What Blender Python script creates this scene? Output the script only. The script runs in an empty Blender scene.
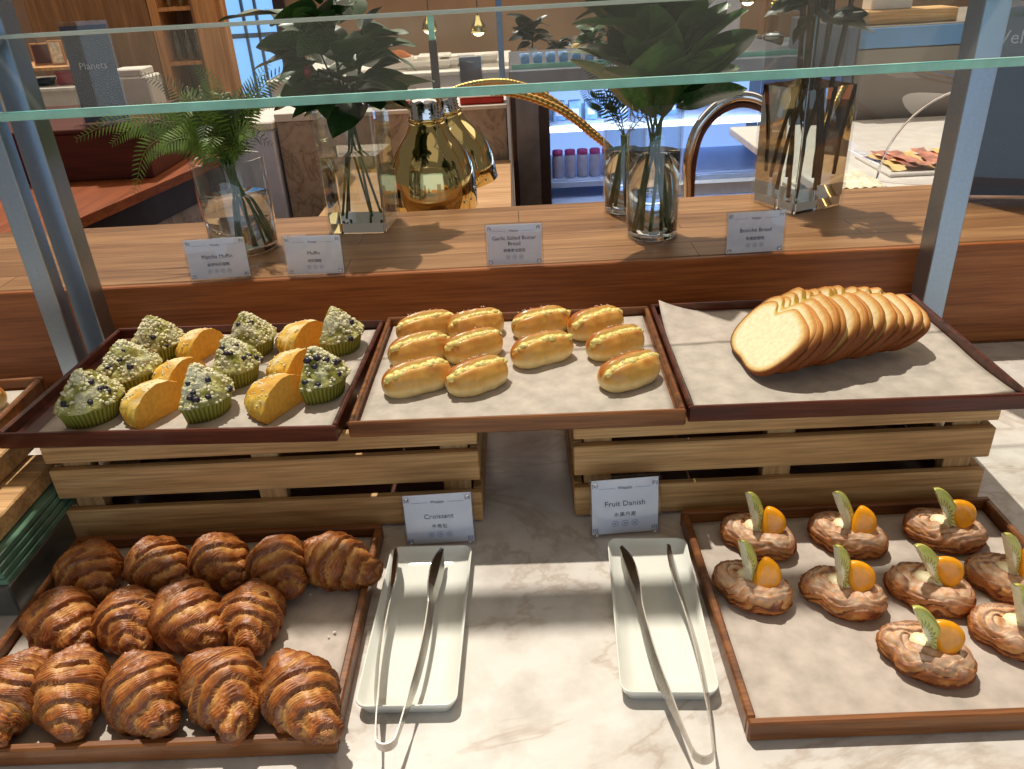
import bpy, math, random
import numpy as np
from mathutils import Vector, Matrix, noise, Euler

PI = math.pi
SC = bpy.context.scene
COL = SC.collection

# ------------------------------------------------------------------ camera
cam_d = bpy.data.cameras.new('camera')
cam = bpy.data.objects.new('camera', cam_d)
COL.objects.link(cam)
SC.camera = cam
F_PX, PITCH, ROLL, YAW, EYE = 790.0, math.radians(28.0), math.radians(3.3), math.radians(1.2), 0.66
fw = Vector((-math.sin(YAW) * math.cos(PITCH), math.cos(YAW) * math.cos(PITCH), -math.sin(PITCH)))
rt = Vector((math.cos(YAW), math.sin(YAW), 0))
up = rt.cross(fw)
R_ = math.cos(ROLL) * rt - math.sin(ROLL) * up
U_ = math.sin(ROLL) * rt + math.cos(ROLL) * up
m = Matrix(((R_.x, U_.x, -fw.x, 0), (R_.y, U_.y, -fw.y, 0), (R_.z, U_.z, -fw.z, EYE), (0, 0, 0, 1)))
cam.matrix_world = m
cam_d.sensor_width = 36
cam_d.lens = 36 * F_PX / 1024
cam_d.clip_start = 0.02
cam_d.clip_end = 60

# ------------------------------------------------------------------ world, sun, windows behind the viewer
w = bpy.data.worlds.new('world')
SC.world = w
w.use_nodes = True
bg = w.node_tree.nodes['Background']
bg.inputs['Color'].default_value = (1.0, 0.86, 0.70, 1)
bg.inputs['Strength'].default_value = 0.17

sun_d = bpy.data.lights.new('sun', 'SUN')
sun_d.energy = 4.0
sun_d.angle = math.radians(1.0)
sun_d.color = (1.0, 0.93, 0.82)
sun = bpy.data.objects.new('sun', sun_d)
COL.objects.link(sun)
sun.location = (-1, 3, 5)
sun.rotation_euler = Vector((0.17, -0.42, -1.0)).to_track_quat('-Z', 'Y').to_euler()


def area(name, loc, target, sx, sy, power, color):
    d = bpy.data.lights.new(name, 'AREA')
    d.shape = 'RECTANGLE'
    d.size, d.size_y = sx, sy
    d.energy = power
    d.color = color
    o = bpy.data.objects.new(name, d)
    COL.objects.link(o)
    o.location = loc
    o.rotation_euler = (Vector(target) - Vector(loc)).to_track_quat('-Z', 'Y').to_euler()
    return o


area('window_light', (0.3, -2.4, 0.5), (0, 1.2, 0.2), 4.5, 2.6, 44, (0.62, 0.80, 1.0))
area('ceiling_light', (0.2, 1.0, 2.4), (0, 1.0, 0), 3.0, 1.6, 6, (1.0, 0.82, 0.60))
area('fridge_lamp', (.58, 3.05, .235), (.58, 3.30, .0), .8, .06, 2.6, (.75, .86, 1.0))
area('hall_light', (0.0, 4.6, 2.6), (0, 4.6, 0), 6.0, 4.0, 125, (1.0, 0.84, 0.66))

SC.cycles.transparent_max_bounces = 32
SC.cycles.transmission_bounces = 16
SC.view_settings.view_transform = 'Standard'
SC.view_settings.look = 'None'
SC.view_settings.exposure = 0.0
SC.view_settings.gamma = 1.0
SC.view_settings.use_curve_mapping = False


# ------------------------------------------------------------------ materials
def lin(c):
    return tuple((x / 255 / 12.92) if x / 255 <= 0.04045 else ((x / 255 + 0.055) / 1.055) ** 2.4 for x in c)


def newmat(name):
    mt = bpy.data.materials.new(name)
    mt.use_nodes = True
    nt = mt.node_tree
    return mt, nt, nt.nodes['Principled BSDF']


def setp(p, rough=.5, metal=0., spec=.5, coat=0., trans=0., sss=0.):
    p.inputs['Roughness'].default_value = rough
    p.inputs['Metallic'].default_value = metal
    p.inputs['Specular IOR Level'].default_value = spec
    p.inputs['Coat Weight'].default_value = coat
    p.inputs['Transmission Weight'].default_value = trans
    if sss:
        p.inputs['Subsurface Weight'].default_value = sss
        p.inputs['Subsurface Radius'].default_value = (.01, .006, .003)


def noise_tex(nt, scale, mapscale=(1, 1, 1), detail=4, rough=.55, coord='Object', rot=(0, 0, 0)):
    tc = nt.nodes.new('ShaderNodeTexCoord')
    mp = nt.nodes.new('ShaderNodeMapping')
    mp.inputs['Scale'].default_value = mapscale
    mp.inputs['Rotation'].default_value = rot
    nz = nt.nodes.new('ShaderNodeTexNoise')
    nz.inputs['Scale'].default_value = scale
    nz.inputs['Detail'].default_value = detail
    nz.inputs['Roughness'].default_value = rough
    nt.links.new(tc.outputs[coord], mp.inputs['Vector'])
    nt.links.new(mp.outputs['Vector'], nz.inputs['Vector'])
    return nz


def ramp(nt, src, stops):
    r = nt.nodes.new('ShaderNodeValToRGB')
    el = r.color_ramp.elements
    while len(el) < len(stops):
        el.new(.5)
    for e, (p, c) in zip(el, stops):
        e.position = p
        e.color = (*lin(c), 1)
    nt.links.new(src, r.inputs['Fac'])
    return r


def bump(nt, p, src, strength, dist=.002):
    b = nt.nodes.new('ShaderNodeBump')
    b.inputs['Strength'].default_value = strength
    b.inputs['Distance'].default_value = dist
    nt.links.new(src, b.inputs['Height'])
    nt.links.new(b.outputs['Normal'], p.inputs['Normal'])


def plain(name, c, rough=.5, metal=0., var=.12, scale=60., spec=.5, coat=0., bmp=0.):
    """one colour with a slight mottling"""
    mt, nt, p = newmat(name)
    setp(p, rough, metal, spec, coat)
    nz = noise_tex(nt, scale)
    lo = tuple(x * (1 - var) for x in c)
    hi = tuple(min(255, x * (1 + var * .6)) for x in c)
    r = ramp(nt, nz.outputs['Fac'], [(.3, lo), (.7, hi)])
    nt.links.new(r.outputs['Color'], p.inputs['Base Color'])
    if bmp:
        bump(nt, p, nz.outputs['Fac'], bmp)
    return mt


def wood(name, dark, mid, light, axis=0, rough=.42, scale=9., coat=0., planks=0.):
    mt, nt, p = newmat(name)
    setp(p, rough, 0, .4, coat)
    ms = [7., 7., 7.]
    ms[axis] = .45
    nz = noise_tex(nt, scale, tuple(ms), 6, .62)
    r = ramp(nt, nz.outputs['Fac'], [(.28, dark), (.5, mid), (.72, light)])
    fine = noise_tex(nt, scale * 5, tuple(x if i != axis else .25 for i, x in enumerate(ms)), 3, .5)
    mx = nt.nodes.new('ShaderNodeMix')
    mx.data_type = 'RGBA'
    mx.blend_type = 'MULTIPLY'
    mx.inputs['Factor'].default_value = .45
    fr = ramp(nt, fine.outputs['Fac'], [(.35, (150, 140, 130)), (.6, (255, 255, 255))])
    nt.links.new(r.outputs['Color'], mx.inputs[6])
    nt.links.new(fr.outputs['Color'], mx.inputs[7])
    out = mx.outputs[2]
    if planks:
        tc = nt.nodes.new('ShaderNodeTexCoord')
        bk = nt.nodes.new('ShaderNodeTexBrick')
        bk.inputs['Scale'].default_value = 1.0
        bk.inputs['Brick Width'].default_value = planks * 7
        bk.inputs['Row Height'].default_value = planks
        bk.inputs['Mortar Size'].default_value = .0012
        bk.inputs['Color1'].default_value = (*lin((255, 255, 255)), 1)
        bk.inputs['Color2'].default_value = (*lin((205, 196, 186)), 1)
        bk.inputs['Mortar'].default_value = (*lin((95, 70, 50)), 1)
        nt.links.new(tc.outputs['Object'], bk.inputs['Vector'])
        m2 = nt.nodes.new('ShaderNodeMix')
        m2.data_type = 'RGBA'
        m2.blend_type = 'MULTIPLY'
        m2.inputs['Factor'].default_value = .8
        nt.links.new(out, m2.inputs[6])
        nt.links.new(bk.outputs['Color'], m2.inputs[7])
        out = m2.outputs[2]
    nt.links.new(out, p.inputs['Base Color'])
    bump(nt, p, fine.outputs['Fac'], .12, .001)
    return mt


def glass(name, tint=(1, 1, 1), refl=1.0, gl_tint=(1, 1, 1), base=0.0, rough=0.0):
    """clear pane: sees straight through, mirrors by Fresnel"""
    mt = bpy.data.materials.new(name)
    mt.use_nodes = True
    nt = mt.node_tree
    nt.nodes.clear()
    out = nt.nodes.new('ShaderNodeOutputMaterial')
    tr = nt.nodes.new('ShaderNodeBsdfTransparent')
    tr.inputs['Color'].default_value = (*tint, 1)
    gl = nt.nodes.new('ShaderNodeBsdfGlossy')
    gl.inputs['Roughness'].default_value = rough
    gl.inputs['Color'].default_value = (*gl_tint, 1)
    fr = nt.nodes.new('ShaderNodeFresnel')
    fr.inputs['IOR'].default_value = 1.45
    mu = nt.nodes.new('ShaderNodeMath')
    mu.operation = 'MULTIPLY_ADD'
    mu.inputs[1].default_value = refl
    mu.inputs[2].default_value = base
    mu.use_clamp = True
    mx = nt.nodes.new('ShaderNodeMixShader')
    geo = nt.nodes.new('ShaderNodeNewGeometry')
    fac = nt.nodes.new('ShaderNodeMath')
    fac.operation = 'MULTIPLY_ADD'
    fac.inputs[1].default_value = -1
    fac.inputs[2].default_value = 1
    nt.links.new(geo.outputs['Backfacing'], fac.inputs[0])
    fr2 = nt.nodes.new('ShaderNodeMath')
    fr2.operation = 'MULTIPLY'
    nt.links.new(fr.outputs[0], fr2.inputs[0])
    nt.links.new(fac.outputs[0], fr2.inputs[1])
    nt.links.new(fr2.outputs[0], mu.inputs[0])
    nt.links.new(mu.outputs[0], mx.inputs[0])
    nt.links.new(tr.outputs[0], mx.inputs[1])
    nt.links.new(gl.outputs[0], mx.inputs[2])
    nt.links.new(mx.outputs[0], out.inputs['Surface'])
    return mt


def refr(name, color=(1, 1, 1), ior=1.45, rough=0.0):
    mt, nt, p = newmat(name)
    setp(p, rough, 0, .5, 0, 1.0)
    p.inputs['Base Color'].default_value = (*color, 1)
    p.inputs['IOR'].default_value = ior
    return mt


def emit(name, c, strength):
    mt, nt, p = newmat(name)
    p.inputs['Base Color'].default_value = (*lin(c), 1)
    p.inputs['Emission Color'].default_value = (*lin(c), 1)
    p.inputs['Emission Strength'].default_value = strength
    return mt


def vcol(name, rough=.5, spec=.4, sc=120., bmp=.25, mult=.35, coat=0., dist=.001, sss=0.):
    """colour from the mesh's own bake/flesh colours, with fine crumb noise"""
    mt, nt, p = newmat(name)
    setp(p, rough, 0, spec, coat, 0, sss)
    at = nt.nodes.new('ShaderNodeAttribute')
    at.attribute_name = 'Col'
    nz = noise_tex(nt, sc, (1, 1, 1), 5, .6)
    mx = nt.nodes.new('ShaderNodeMix')
    mx.data_type = 'RGBA'
    mx.blend_type = 'MULTIPLY'
    mx.inputs['Factor'].default_value = mult
    r = ramp(nt, nz.outputs['Fac'], [(.32, (140, 130, 120)), (.62, (255, 255, 255))])
    nt.links.new(at.outputs['Color'], mx.inputs[6])
    nt.links.new(r.outputs['Color'], mx.inputs[7])
    nt.links.new(mx.outputs[2], p.inputs['Base Color'])
    if bmp:
        bump(nt, p, nz.outputs['Fac'], bmp, dist)
    return mt


def marble(name, base, vein, scale=3.0, rough=.25):
    mt, nt, p = newmat(name)
    setp(p, rough, 0, .5)
    n1 = noise_tex(nt, scale, (1, 1.6, 1), 8, .6, rot=(0, 0, .5))
    n1.inputs['Distortion'].default_value = 1.6
    lo = tuple((a * .75 + b * .25) for a, b in zip(base, vein))
    r = ramp(nt, n1.outputs['Fac'], [(.36, base), (.47, lo), (.50, vein), (.53, lo), (.66, base)])
    n2 = noise_tex(nt, scale * 7, (1, 1, 1), 6, .6)
    r2 = ramp(nt, n2.outputs['Fac'], [(.3, (205, 198, 190)), (.55, (255, 255, 255))])
    mx = nt.nodes.new('ShaderNodeMix')
    mx.data_type = 'RGBA'
    mx.blend_type = 'MULTIPLY'
    mx.inputs['Factor'].default_value = .55
    nt.links.new(r.outputs['Color'], mx.inputs[6])
    nt.links.new(r2.outputs['Color'], mx.inputs[7])
    nt.links.new(mx.outputs[2], p.inputs['Base Color'])
    return mt


M = {}
M['marble'] = marble('white_marble', (216, 211, 204), (190, 178, 166), 2.2)
M['marble_far'] = marble('grey_marble', (176, 160, 148), (136, 120, 108), 5.)
M['oak'] = wood('oiled_oak', (124, 84, 50), (152, 110, 70), (178, 136, 92), 0, .38, 5., 0, .09)
M['ledge_front'] = wood('ledge_front_oak', (124, 66, 28), (158, 90, 42), (180, 112, 60), 0, .4, 6.)
M['tray_wood'] = wood('tray_walnut', (84, 46, 20), (122, 72, 34), (154, 98, 50), 0, .38, 9., .1)
M['tray_dark'] = wood('tray_mahogany', (52, 20, 12), (82, 34, 20), (104, 50, 28), 0, .35, 9., .1)
M['crate'] = wood('pine_slats', (164, 120, 70), (202, 156, 100), (222, 182, 126), 0, .6, 7.)
M['crate_post'] = wood('pine_posts', (150, 112, 70), (190, 150, 98), (210, 172, 120), 2, .6, 7.)
M['paper'] = plain('baking_paper', (186, 174, 162), .65, 0, .10, 35., .3, 0, .25)
M['ceramic'] = plain('white_ceramic', (226, 226, 216), .16, 0, .02, 20., .6)
M['steel'] = plain('polished_steel', (186, 182, 176), .22, 1., .06, 30.)
M['brushed'] = plain('brushed_steel', (160, 178, 196), .36, 1., .03, 160.)
M['gold'] = plain('polished_brass', (208, 190, 134), .07, 1., .03, 20.)
M['gold_hose'] = plain('brass_hose', (190, 150, 84), .25, 1., .05, 40.)
M['chrome'] = plain('chrome', (205, 208, 212), .08, 1., .03, 20.)
M['pane'] = glass('guard_glass', (.97, .99, .985), .12, (.9, 1, .98), .004)
M['pane_edge'] = plain('glass_edge', (120, 196, 182), .12, 0, .10, 25., .8, .5)
M['vase'] = glass('vase_glass', (.93, .95, .955), 1.6, (1, 1, 1), .02)
M['vase_base'] = refr('vase_base_glass', (.97, .98, .98))
M['water'] = refr('vase_water', (.93, .95, .92), 1.33)
M['acrylic'] = glass('clear_acrylic', (.93, .94, .96), .8, (1, 1, 1), .008)
M['card'] = plain('printed_card', (232, 232, 236), .5, 0, .015, 30.)
M['ink'] = plain('card_ink', (70, 74, 92), .6, 0, .02, 30.)
M['ink_soft'] = plain('card_ornament', (158, 164, 186), .6, 0, .02, 30.)
M['croissant'] = vcol('croissant_crust', .42, .45, 190., .5, .45, .0)
M['danish'] = vcol('danish_crust', .5, .4, 150., .35, .35)
M['bun'] = vcol('bun_crust', .36, .45, 90., .12, .18, .12)
M['fill'] = plain('butter_filling', (240, 216, 130), .4, 0, .12, 150., .4, 0, .3)
M['muffin'] = vcol('crumble_top', .85, .2, 170., .8, .45, 0, .003)
M['cup'] = vcol('pleated_cup', .6, .3, 60., .1, .15)
M['berry'] = plain('dark_berry', (38, 26, 44), .45, 0, .25, 120.)
M['crumb'] = plain('sugar_crumble', (226, 218, 178), .8, 0, .12, 120.)
M['sponge'] = vcol('yellow_sponge', .8, .2, 220., .6, .30)
M['sponge_cut'] = plain('sponge_cut_face', (224, 164, 64), .85, 0, .07, 160., .2, 0, .4)
M['bread'] = vcol('bread_slice', .6, .3, 160., .3, .22)
M['cream'] = plain('pastry_cream', (246, 232, 186), .45, 0, .06, 90.)
M['kiwi'] = vcol('kiwi_flesh', .25, .5, 200., .1, .15, .3, sss=.1)
M['mandarin'] = plain('mandarin_flesh', (246, 160, 16), .28, 0, .07, 120., .5, .2, .05)
M['sugar'] = plain('sugar_grain', (250, 246, 236), .4, 0, .03, 100.)
M['leaf'] = plain('broad_leaf', (34, 66, 26), .38, 0, .35, 22., .5)
M['leaf_light'] = plain('lighter_leaf', (62, 96, 44), .4, 0, .30, 20., .5)
M['leaf_dark'] = plain('dark_leaf', (24, 40, 26), .4, 0, .30, 20., .5)
M['fern'] = plain('fern_leaflet', (96, 122, 44), .5, 0, .35, 40.)
M['fern_dark'] = plain('dark_sprig', (52, 70, 34), .5, 0, .35, 40.)
M['stem'] = plain('green_stem', (58, 92, 40), .45, 0, .25, 50.)
M['twig'] = plain('brown_stem', (62, 44, 30), .6, 0, .3, 60.)
M['red_bud'] = plain('red_bud', (176, 34, 52), .4, 0, .2, 50.)
M['green_glass'] = plain('green_glass_stack', (92, 126, 104), .12, 0, .2, 30., .7)
M['grey_metal'] = plain('grey_metal', (112, 112, 106), .35, .6, .1, 40.)
M['black'] = plain('black_board', (30, 32, 40), .4, 0, .2, 20.)
M['navy'] = plain('navy_board', (44, 44, 66), .35, 0, .2, 20.)
M['sign_ink'] = plain('sign_lettering', (176, 176, 176), .5, 0, .02, 20.)
M['red'] = plain('red_plastic', (190, 38, 26), .35, 0, .12, 30.)
M['crimson'] = plain('crimson_box', (168, 22, 48), .5, 0, .1, 30.)
M['white'] = plain('white_laminate', (214, 206, 196), .4, 0, .04, 20.)
M['whiteblue'] = plain('pale_blue_laminate', (200, 206, 228), .35, 0, .05, 20.)
M['oxblood'] = wood('oxblood_wood', (58, 18, 12), (78, 26, 16), (98, 36, 20), 0, .4, 5.)
M['cherry'] = wood('cherry_wood', (112, 54, 24), (140, 72, 34), (160, 92, 50), 1, .4, 5.)
M['panel'] = wood('wall_panel', (110, 76, 46), (134, 96, 62), (152, 112, 76), 2, .55, 3.)
M['column'] = wood('light_column', (170, 116, 68), (196, 140, 88), (214, 160, 106), 2, .5, 3.)
M['tan'] = wood('tan_counter', (170, 130, 92), (192, 152, 112), (206, 170, 130), 0, .35, 4.)
M['floor'] = plain('floor_tile', (150, 128, 106), .35, 0, .1, 3.)
M['wall'] = plain('wall_paint', (150, 122, 98), .7, 0, .15, 1.2)
M['window_glow'] = emit('daylight_window', (120, 176, 232), 1.1)
M['fridge_glow'] = emit('fridge_lightbox', (150, 186, 240), .9)
M['tube_glow'] = emit('fridge_tube', (225, 235, 255), 3.5)
M['bulb'] = emit('warm_bulb', (255, 226, 170), 9.)
M['fridge_dark'] = plain('fridge_frame', (58, 52, 58), .3, .4, .1, 20.)
M['fridge_steel'] = plain('fridge_steel', (120, 126, 140), .3, .7, .1, 20.)
M['fridge_in'] = plain('fridge_lining', (176, 194, 230), .4, 0, .05, 10.)
M['pink'] = plain('pink_lid', (206, 92, 164), .4, 0, .15, 40.)
M['jar'] = plain('frosted_jar', (190, 196, 224), .25, 0, .08, 40.)
M['pack'] = plain('blue_pack', (116, 160, 214), .35, 0, .15, 40.)
M['brush_blue'] = plain('satin_cabinet', (150, 140, 130), .45, .5, .06, 6.)
M['cab_band'] = plain('blue_cabinet_band', (108, 150, 196), .4, .1, .05, 10.)
M['pine'] = wood('pine_tray', (186, 138, 80), (212, 166, 106), (226, 186, 128), 0, .5, 6.)
M['ham'] = plain('cured_ham', (196, 128, 104), .4, 0, .35, 28.)
M['cheese'] = plain('cheese_strip', (222, 190, 120), .5, 0, .2, 30.)
M['linen'] = plain('pale_cloth', (216, 204, 178), .8, 0, .25, 60.)
M['dish'] = plain('white_dish', (226, 220, 210), .25, 0, .04, 20.)
M['bottle'] = glass('bottle_glass', (.55, .5, .38), 1., (1, 1, .9), .1)
M['blue_metal'] = plain('blue_steel_post', (96, 124, 160), .35, .4, .1, 40.)
M['terracotta'] = plain('orange_pot', (196, 110, 50), .5, 0, .15, 30.)
M['bluepot'] = plain('blue_pot', (70, 90, 150), .35, 0, .15, 30.)


# ------------------------------------------------------------------ mesh builder
class MB:
    def __init__(s):
        s.v, s.f, s.mi, s.sm, s.c = [], [], [], [], []

    def add(s, verts, faces, mi=0, smooth=False, cols=None):
        b = len(s.v)
        s.v += [tuple(p) for p in verts]
        s.f += [tuple(i + b for i in f) for f in faces]
        s.mi += [mi] * len(faces)
        s.sm += [smooth] * len(faces)
        s.c += list(cols) if cols is not None else [(1, 1, 1)] * len(verts)
        return s

    def box(s, x0, x1, y0, y1, z0, z1, mi=0, mat=None, bev=0.0):
        if bev > 0:
            b = min(bev, (x1 - x0) * .45, (y1 - y0) * .45, (z1 - z0) * .45)
            pts, idx = [], {}
            for ix, x in enumerate((x0, x1)):
                for iy, y in enumerate((y0, y1)):
                    for iz, z in enumerate((z0, z1)):
                        sx, sy, sz = (1 if ix == 0 else -1), (1 if iy == 0 else -1), (1 if iz == 0 else -1)
                        for a in range(3):
                            d = [sx * b, sy * b, sz * b]
                            d[a] = 0
                            idx[(ix, iy, iz, a)] = len(pts)
                            pts.append((x + d[0], y + d[1], z + d[2]))
            F = []

            def g(c, a):
                return idx[(c[0], c[1], c[2], a)]
            for a in range(3):
                o = [i for i in range(3) if i != a]
                for sgn in (0, 1):
                    cs = []
                    for (p, q) in ((0, 0), (1, 0), (1, 1), (0, 1)):
                        c = [0, 0, 0]
                        c[a], c[o[0]], c[o[1]] = sgn, p, q
                        cs.append(tuple(c))
                    F.append(tuple(g(c, a) for c in cs))
                for p in (0, 1):
                    for q in (0, 1):
                        c0, c1 = [0, 0, 0], [0, 0, 0]
                        c0[a], c1[a] = 0, 1
                        c0[o[0]] = c1[o[0]] = p
                        c0[o[1]] = c1[o[1]] = q
                        F.append((g(c0, o[0]), g(c1, o[0]), g(c1, o[1]), g(c0, o[1])))
            for ix in (0, 1):
                for iy in (0, 1):
                    for iz in (0, 1):
                        F.append(tuple(idx[(ix, iy, iz, a)] for a in range(3)))
        else:
            pts = [(x, y, z) for x in (x0, x1) for y in (y0, y1) for z in (z0, z1)]
            F = [(0, 1, 3, 2), (4, 6, 7, 5), (0, 4, 5, 1), (2, 3, 7, 6), (0, 2, 6, 4), (1, 5, 7, 3)]
        if mat is not None:
            pts = [mat @ Vector(p) for p in pts]
        return s.add(pts, F, mi)

    def grid(s, P, wu=False, wv=False, mi=0, smooth=True, cols=None):
        nu, nv = len(P), len(P[0])
        F = []
        for i in range(nu if wu else nu - 1):
            for j in range(nv if wv else nv - 1):
                i2, j2 = (i + 1) % nu, (j + 1) % nv
                F.append((i * nv + j, i2 * nv + j, i2 * nv + j2, i * nv + j2))
        cc = [c for row in cols for c in row] if cols is not None else None
        return s.add([p for row in P for p in row], F, mi, smooth, cc)

    def lathe(s, prof, n=32, cx=0, cy=0, mi=0, mat=None, smooth=True, cap0=False, cap1=False):
        P = []
        for r, z in prof:
            row = [Vector((cx + r * math.cos(2 * PI * k / n), cy + r * math.sin(2 * PI * k / n), z)) for k in range(n)]
            if mat is not None:
                row = [mat @ p for p in row]
            P.append(row)
        s.grid(P, False, True, mi, smooth)
        for c, row in ((cap0, P[0]), (cap1, P[-1])):
            if c:
                s.add(row, [tuple(range(n))], mi)
        return s

    def tube(s, pts, r, n=10, mi=0, caps=True):
        pts = [Vector(p) for p in pts]
        rs = r if isinstance(r, (list, tuple)) else [r] * len(pts)
        T = []
        for i in range(len(pts)):
            a, b = pts[max(0, i - 1)], pts[min(len(pts) - 1, i + 1)]
            T.append((b - a).normalized())
        nrm = T[0].orthogonal().normalized()
        P = []
        for i, p in enumerate(pts):
            nrm = (nrm - T[i] * nrm.dot(T[i])).normalized()
            bn = T[i].cross(nrm)
            P.append([p + (nrm * math.cos(2 * PI * k / n) + bn * math.sin(2 * PI * k / n)) * rs[i] for k in range(n)])
        s.grid(P, False, True, mi, True)
        if caps:
            s.add(P[0], [tuple(range(n))], mi)
            s.add(P[-1], [tuple(range(n))], mi)
        return s

    def prism(s, poly, z0, z1, mi=0, mat=None, smooth=False):
        n = len(poly)
        pts = [Vector((x, y, z)) for z in (z0, z1) for x, y in poly]
        if mat is not None:
            pts = [mat @ p for p in pts]
        s.add(pts, [tuple(range(n))[::-1], tuple(range(n, 2 * n))], mi)
        s.add(pts, [(i, (i + 1) % n, n + (i + 1) % n, n + i) for i in range(n)], mi, smooth)
        return s

    def blob(s, c, rx, ry, rz, nu=8, nv=10, mi=0, seed=0, rough=0., col=(1, 1, 1)):
        P = []
        for i in range(nu + 1):
            t = PI * i / nu
            row = []
            for j in range(nv):
                a = 2 * PI * j / nv
                d = Vector((math.sin(t) * math.cos(a), math.sin(t) * math.sin(a), math.cos(t)))
                k = 1 + rough * noise.noise(d * 1.8 + Vector((seed * 3.1, 0, 0)))
                row.append((c[0] + d.x * rx * k, c[1] + d.y * ry * k, c[2] + d.z * rz * k))
            P.append(row)
        return s.grid(P, False, True, mi, True, [[col] * nv for _ in P])

    def build(s, name, mats, parent=None, loc=None, rot=None, mesh_only=False):
        me = bpy.data.meshes.new(name)
        me.from_pydata(s.v, [], s.f)
        if not isinstance(mats, (list, tuple)):
            mats = [mats]
        for mt in mats:
            me.materials.append(mt)
        me.polygons.foreach_set('material_index', s.mi)
        me.polygons.foreach_set('use_smooth', s.sm)
        ca = me.color_attributes.new('Col', 'FLOAT_COLOR', 'POINT')
        arr = np.ones((len(s.v), 4), dtype=np.float32)
        arr[:, :3] = np.array(s.c, dtype=np.float32).reshape(-1, 3)
        ca.data.foreach_set('color', arr.ravel())
        import bmesh
        bm = bmesh.new()
        bm.from_mesh(me)
        bmesh.ops.remove_doubles(bm, verts=bm.verts, dist=1e-6)
        bmesh.ops.recalc_face_normals(bm, faces=bm.faces)
        bm.to_mesh(me)
        bm.free()
        me.update()
        if mesh_only:
            return me
        return link(name, me, parent, loc, rot)


def link(name, me, parent=None, loc=None, rot=None):
    o = bpy.data.objects.new(name, me)
    COL.objects.link(o)
    if parent is not None:
        o.parent = parent
    if loc is not None:
        o.location = loc
    if rot is not None:
        o.rotation_euler = rot
    return o


def thing(name, label, cat, loc=(0, 0, 0), rz=0., group=None, rot=None):
    o = bpy.data.objects.new(name, None)
    o.empty_display_size = .02
    COL.objects.link(o)
    o.location = loc
    o.rotation_euler = rot if rot is not None else (0, 0, rz)
    return tag(o, label, cat, group)


def tag(o, label, cat, group=None):
    o['label'] = label
    o['category'] = cat
    if group:
        o['group'] = group
    return o


def struct(o):
    o['kind'] = 'structure'
    return o


def text_mesh(name, body, size, mat, parent, loc, align='CENTER', ext=.0002):
    cu = bpy.data.curves.new(name, 'FONT')
    cu.body = body
    cu.size = size
    cu.align_x = align
    cu.align_y = 'CENTER'
    cu.extrude = ext
    cu.resolution_u = 2
    tmp = bpy.data.objects.new(name, cu)
    COL.objects.link(tmp)
    dg = bpy.context.evaluated_depsgraph_get()
    me = bpy.data.meshes.new_from_object(tmp.evaluated_get(dg))
    bpy.data.objects.remove(tmp)
    me.materials.clear()
    me.materials.append(mat)
    o = link(name, me, parent, loc, (PI / 2, 0, 0))
    return o


def catmull(pts, n):
    pts = [Vector(p) for p in pts]
    P = [pts[0] * 2 - pts[1]] + pts + [pts[-1] * 2 - pts[-2]]
    out = []
    segs = len(pts) - 1
    for k in range(n + 1):
        t = k / n * segs
        i = min(int(t), segs - 1)
        u = t - i
        a, b, c, d = P[i:i + 4]
        out.append(.5 * ((2 * b) + (c - a) * u + (2 * a - 5 * b + 4 * c - d) * u * u + (3 * b - a - 3 * c + d) * u ** 3))
    return out


def mixc(a, b, t):
    t = max(0., min(1., t))
    return tuple(x * (1 - t) + y * t for x, y in zip(a, b))


def sst(a, b, x):
    t = max(0., min(1., (x - a) / (b - a)))
    return t * t * (3 - 2 * t)


# ================================================================== large structure
Z_FLOOR = -.90
struct(MB().box(-4.2, 4.6, -2.6, 8.2, Z_FLOOR - .1, Z_FLOOR).build('floor', M['floor']))
struct(MB().box(-4.2, 4.6, 8.0, 8.15, Z_FLOOR, 1.6).build('wall_back', M['wall']))
struct(MB().box(-4.2, -4.05, 3.0, 8.0, Z_FLOOR, 1.6).build('wall_left', M['wall']))
struct(MB().box(4.45, 4.6, 3.0, 8.0, Z_FLOOR, 1.6).build('wall_right', M['wall']))

ct = thing('marble_countertop', 'white veined marble buffet counter carrying the trays of pastries', 'counter', (0, 0, 0))
MB().box(-1.6, 1.6, .34, 1.318, -.04, 0, bev=.004).build('counter_slab', M['marble'], ct)
MB().box(-1.55, 1.55, .40, 1.30, Z_FLOOR, -.04).build('counter_base', M['panel'], ct)

lg = thing('wooden_ledge', 'long raised oak ledge behind the upper trays, holding vases and cards', 'ledge', (0, 1.32, 0))
MB().box(-1.7, 1.7, .013, .40, 0, .19, bev=.003).build('ledge_body', M['oak'], lg)
MB().box(-1.7, 1.7, 0, .0125, 0, .1895, bev=.002).build('front_board', M['ledge_front'], lg)
MB().box(-1.65, 1.65, .0, .38, Z_FLOOR, 0).build('ledge_base', M['panel'], lg)


# ================================================================== crates
def crate(x0, x1, y0, y1, label):
    t = thing('wooden_crate', label, 'crate', ((x0 + x1) / 2, y0, 0), 0, 'slatted crates under the upper trays')
    hw, d = (x1 - x0) / 2, y1 - y0
    for z0, z1 in ((.004, .049), (.069, .113), (.124, .149)):
        MB().box(-hw, hw, 0, .012, z0, z1, bev=.0015).build('slat', M['crate'], t)
        MB().box(-hw, hw, d - .012, d, z0, z1, bev=.0015).build('slat', M['crate'], t)
        for s in (-1, 1):
            a, b = sorted((s * hw, s * (hw - .012)))
            MB().box(a, b, .013, d - .013, z0, z1, bev=.0015).build('slat', M['crate_post'], t)
    for px in (-hw + .014, -.018, hw - .050):
        for py in (.0125, d - .0305):
            MB().box(px, px + .036, py, py + .018, 0, .149, bev=.001).build('corner_post', M['crate_post'], t)
    MB().box(-hw + .013, hw - .013, .031, d - .031, .001, .004).build('crate_floor', M['tray_dark'], t)
    return t


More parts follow.
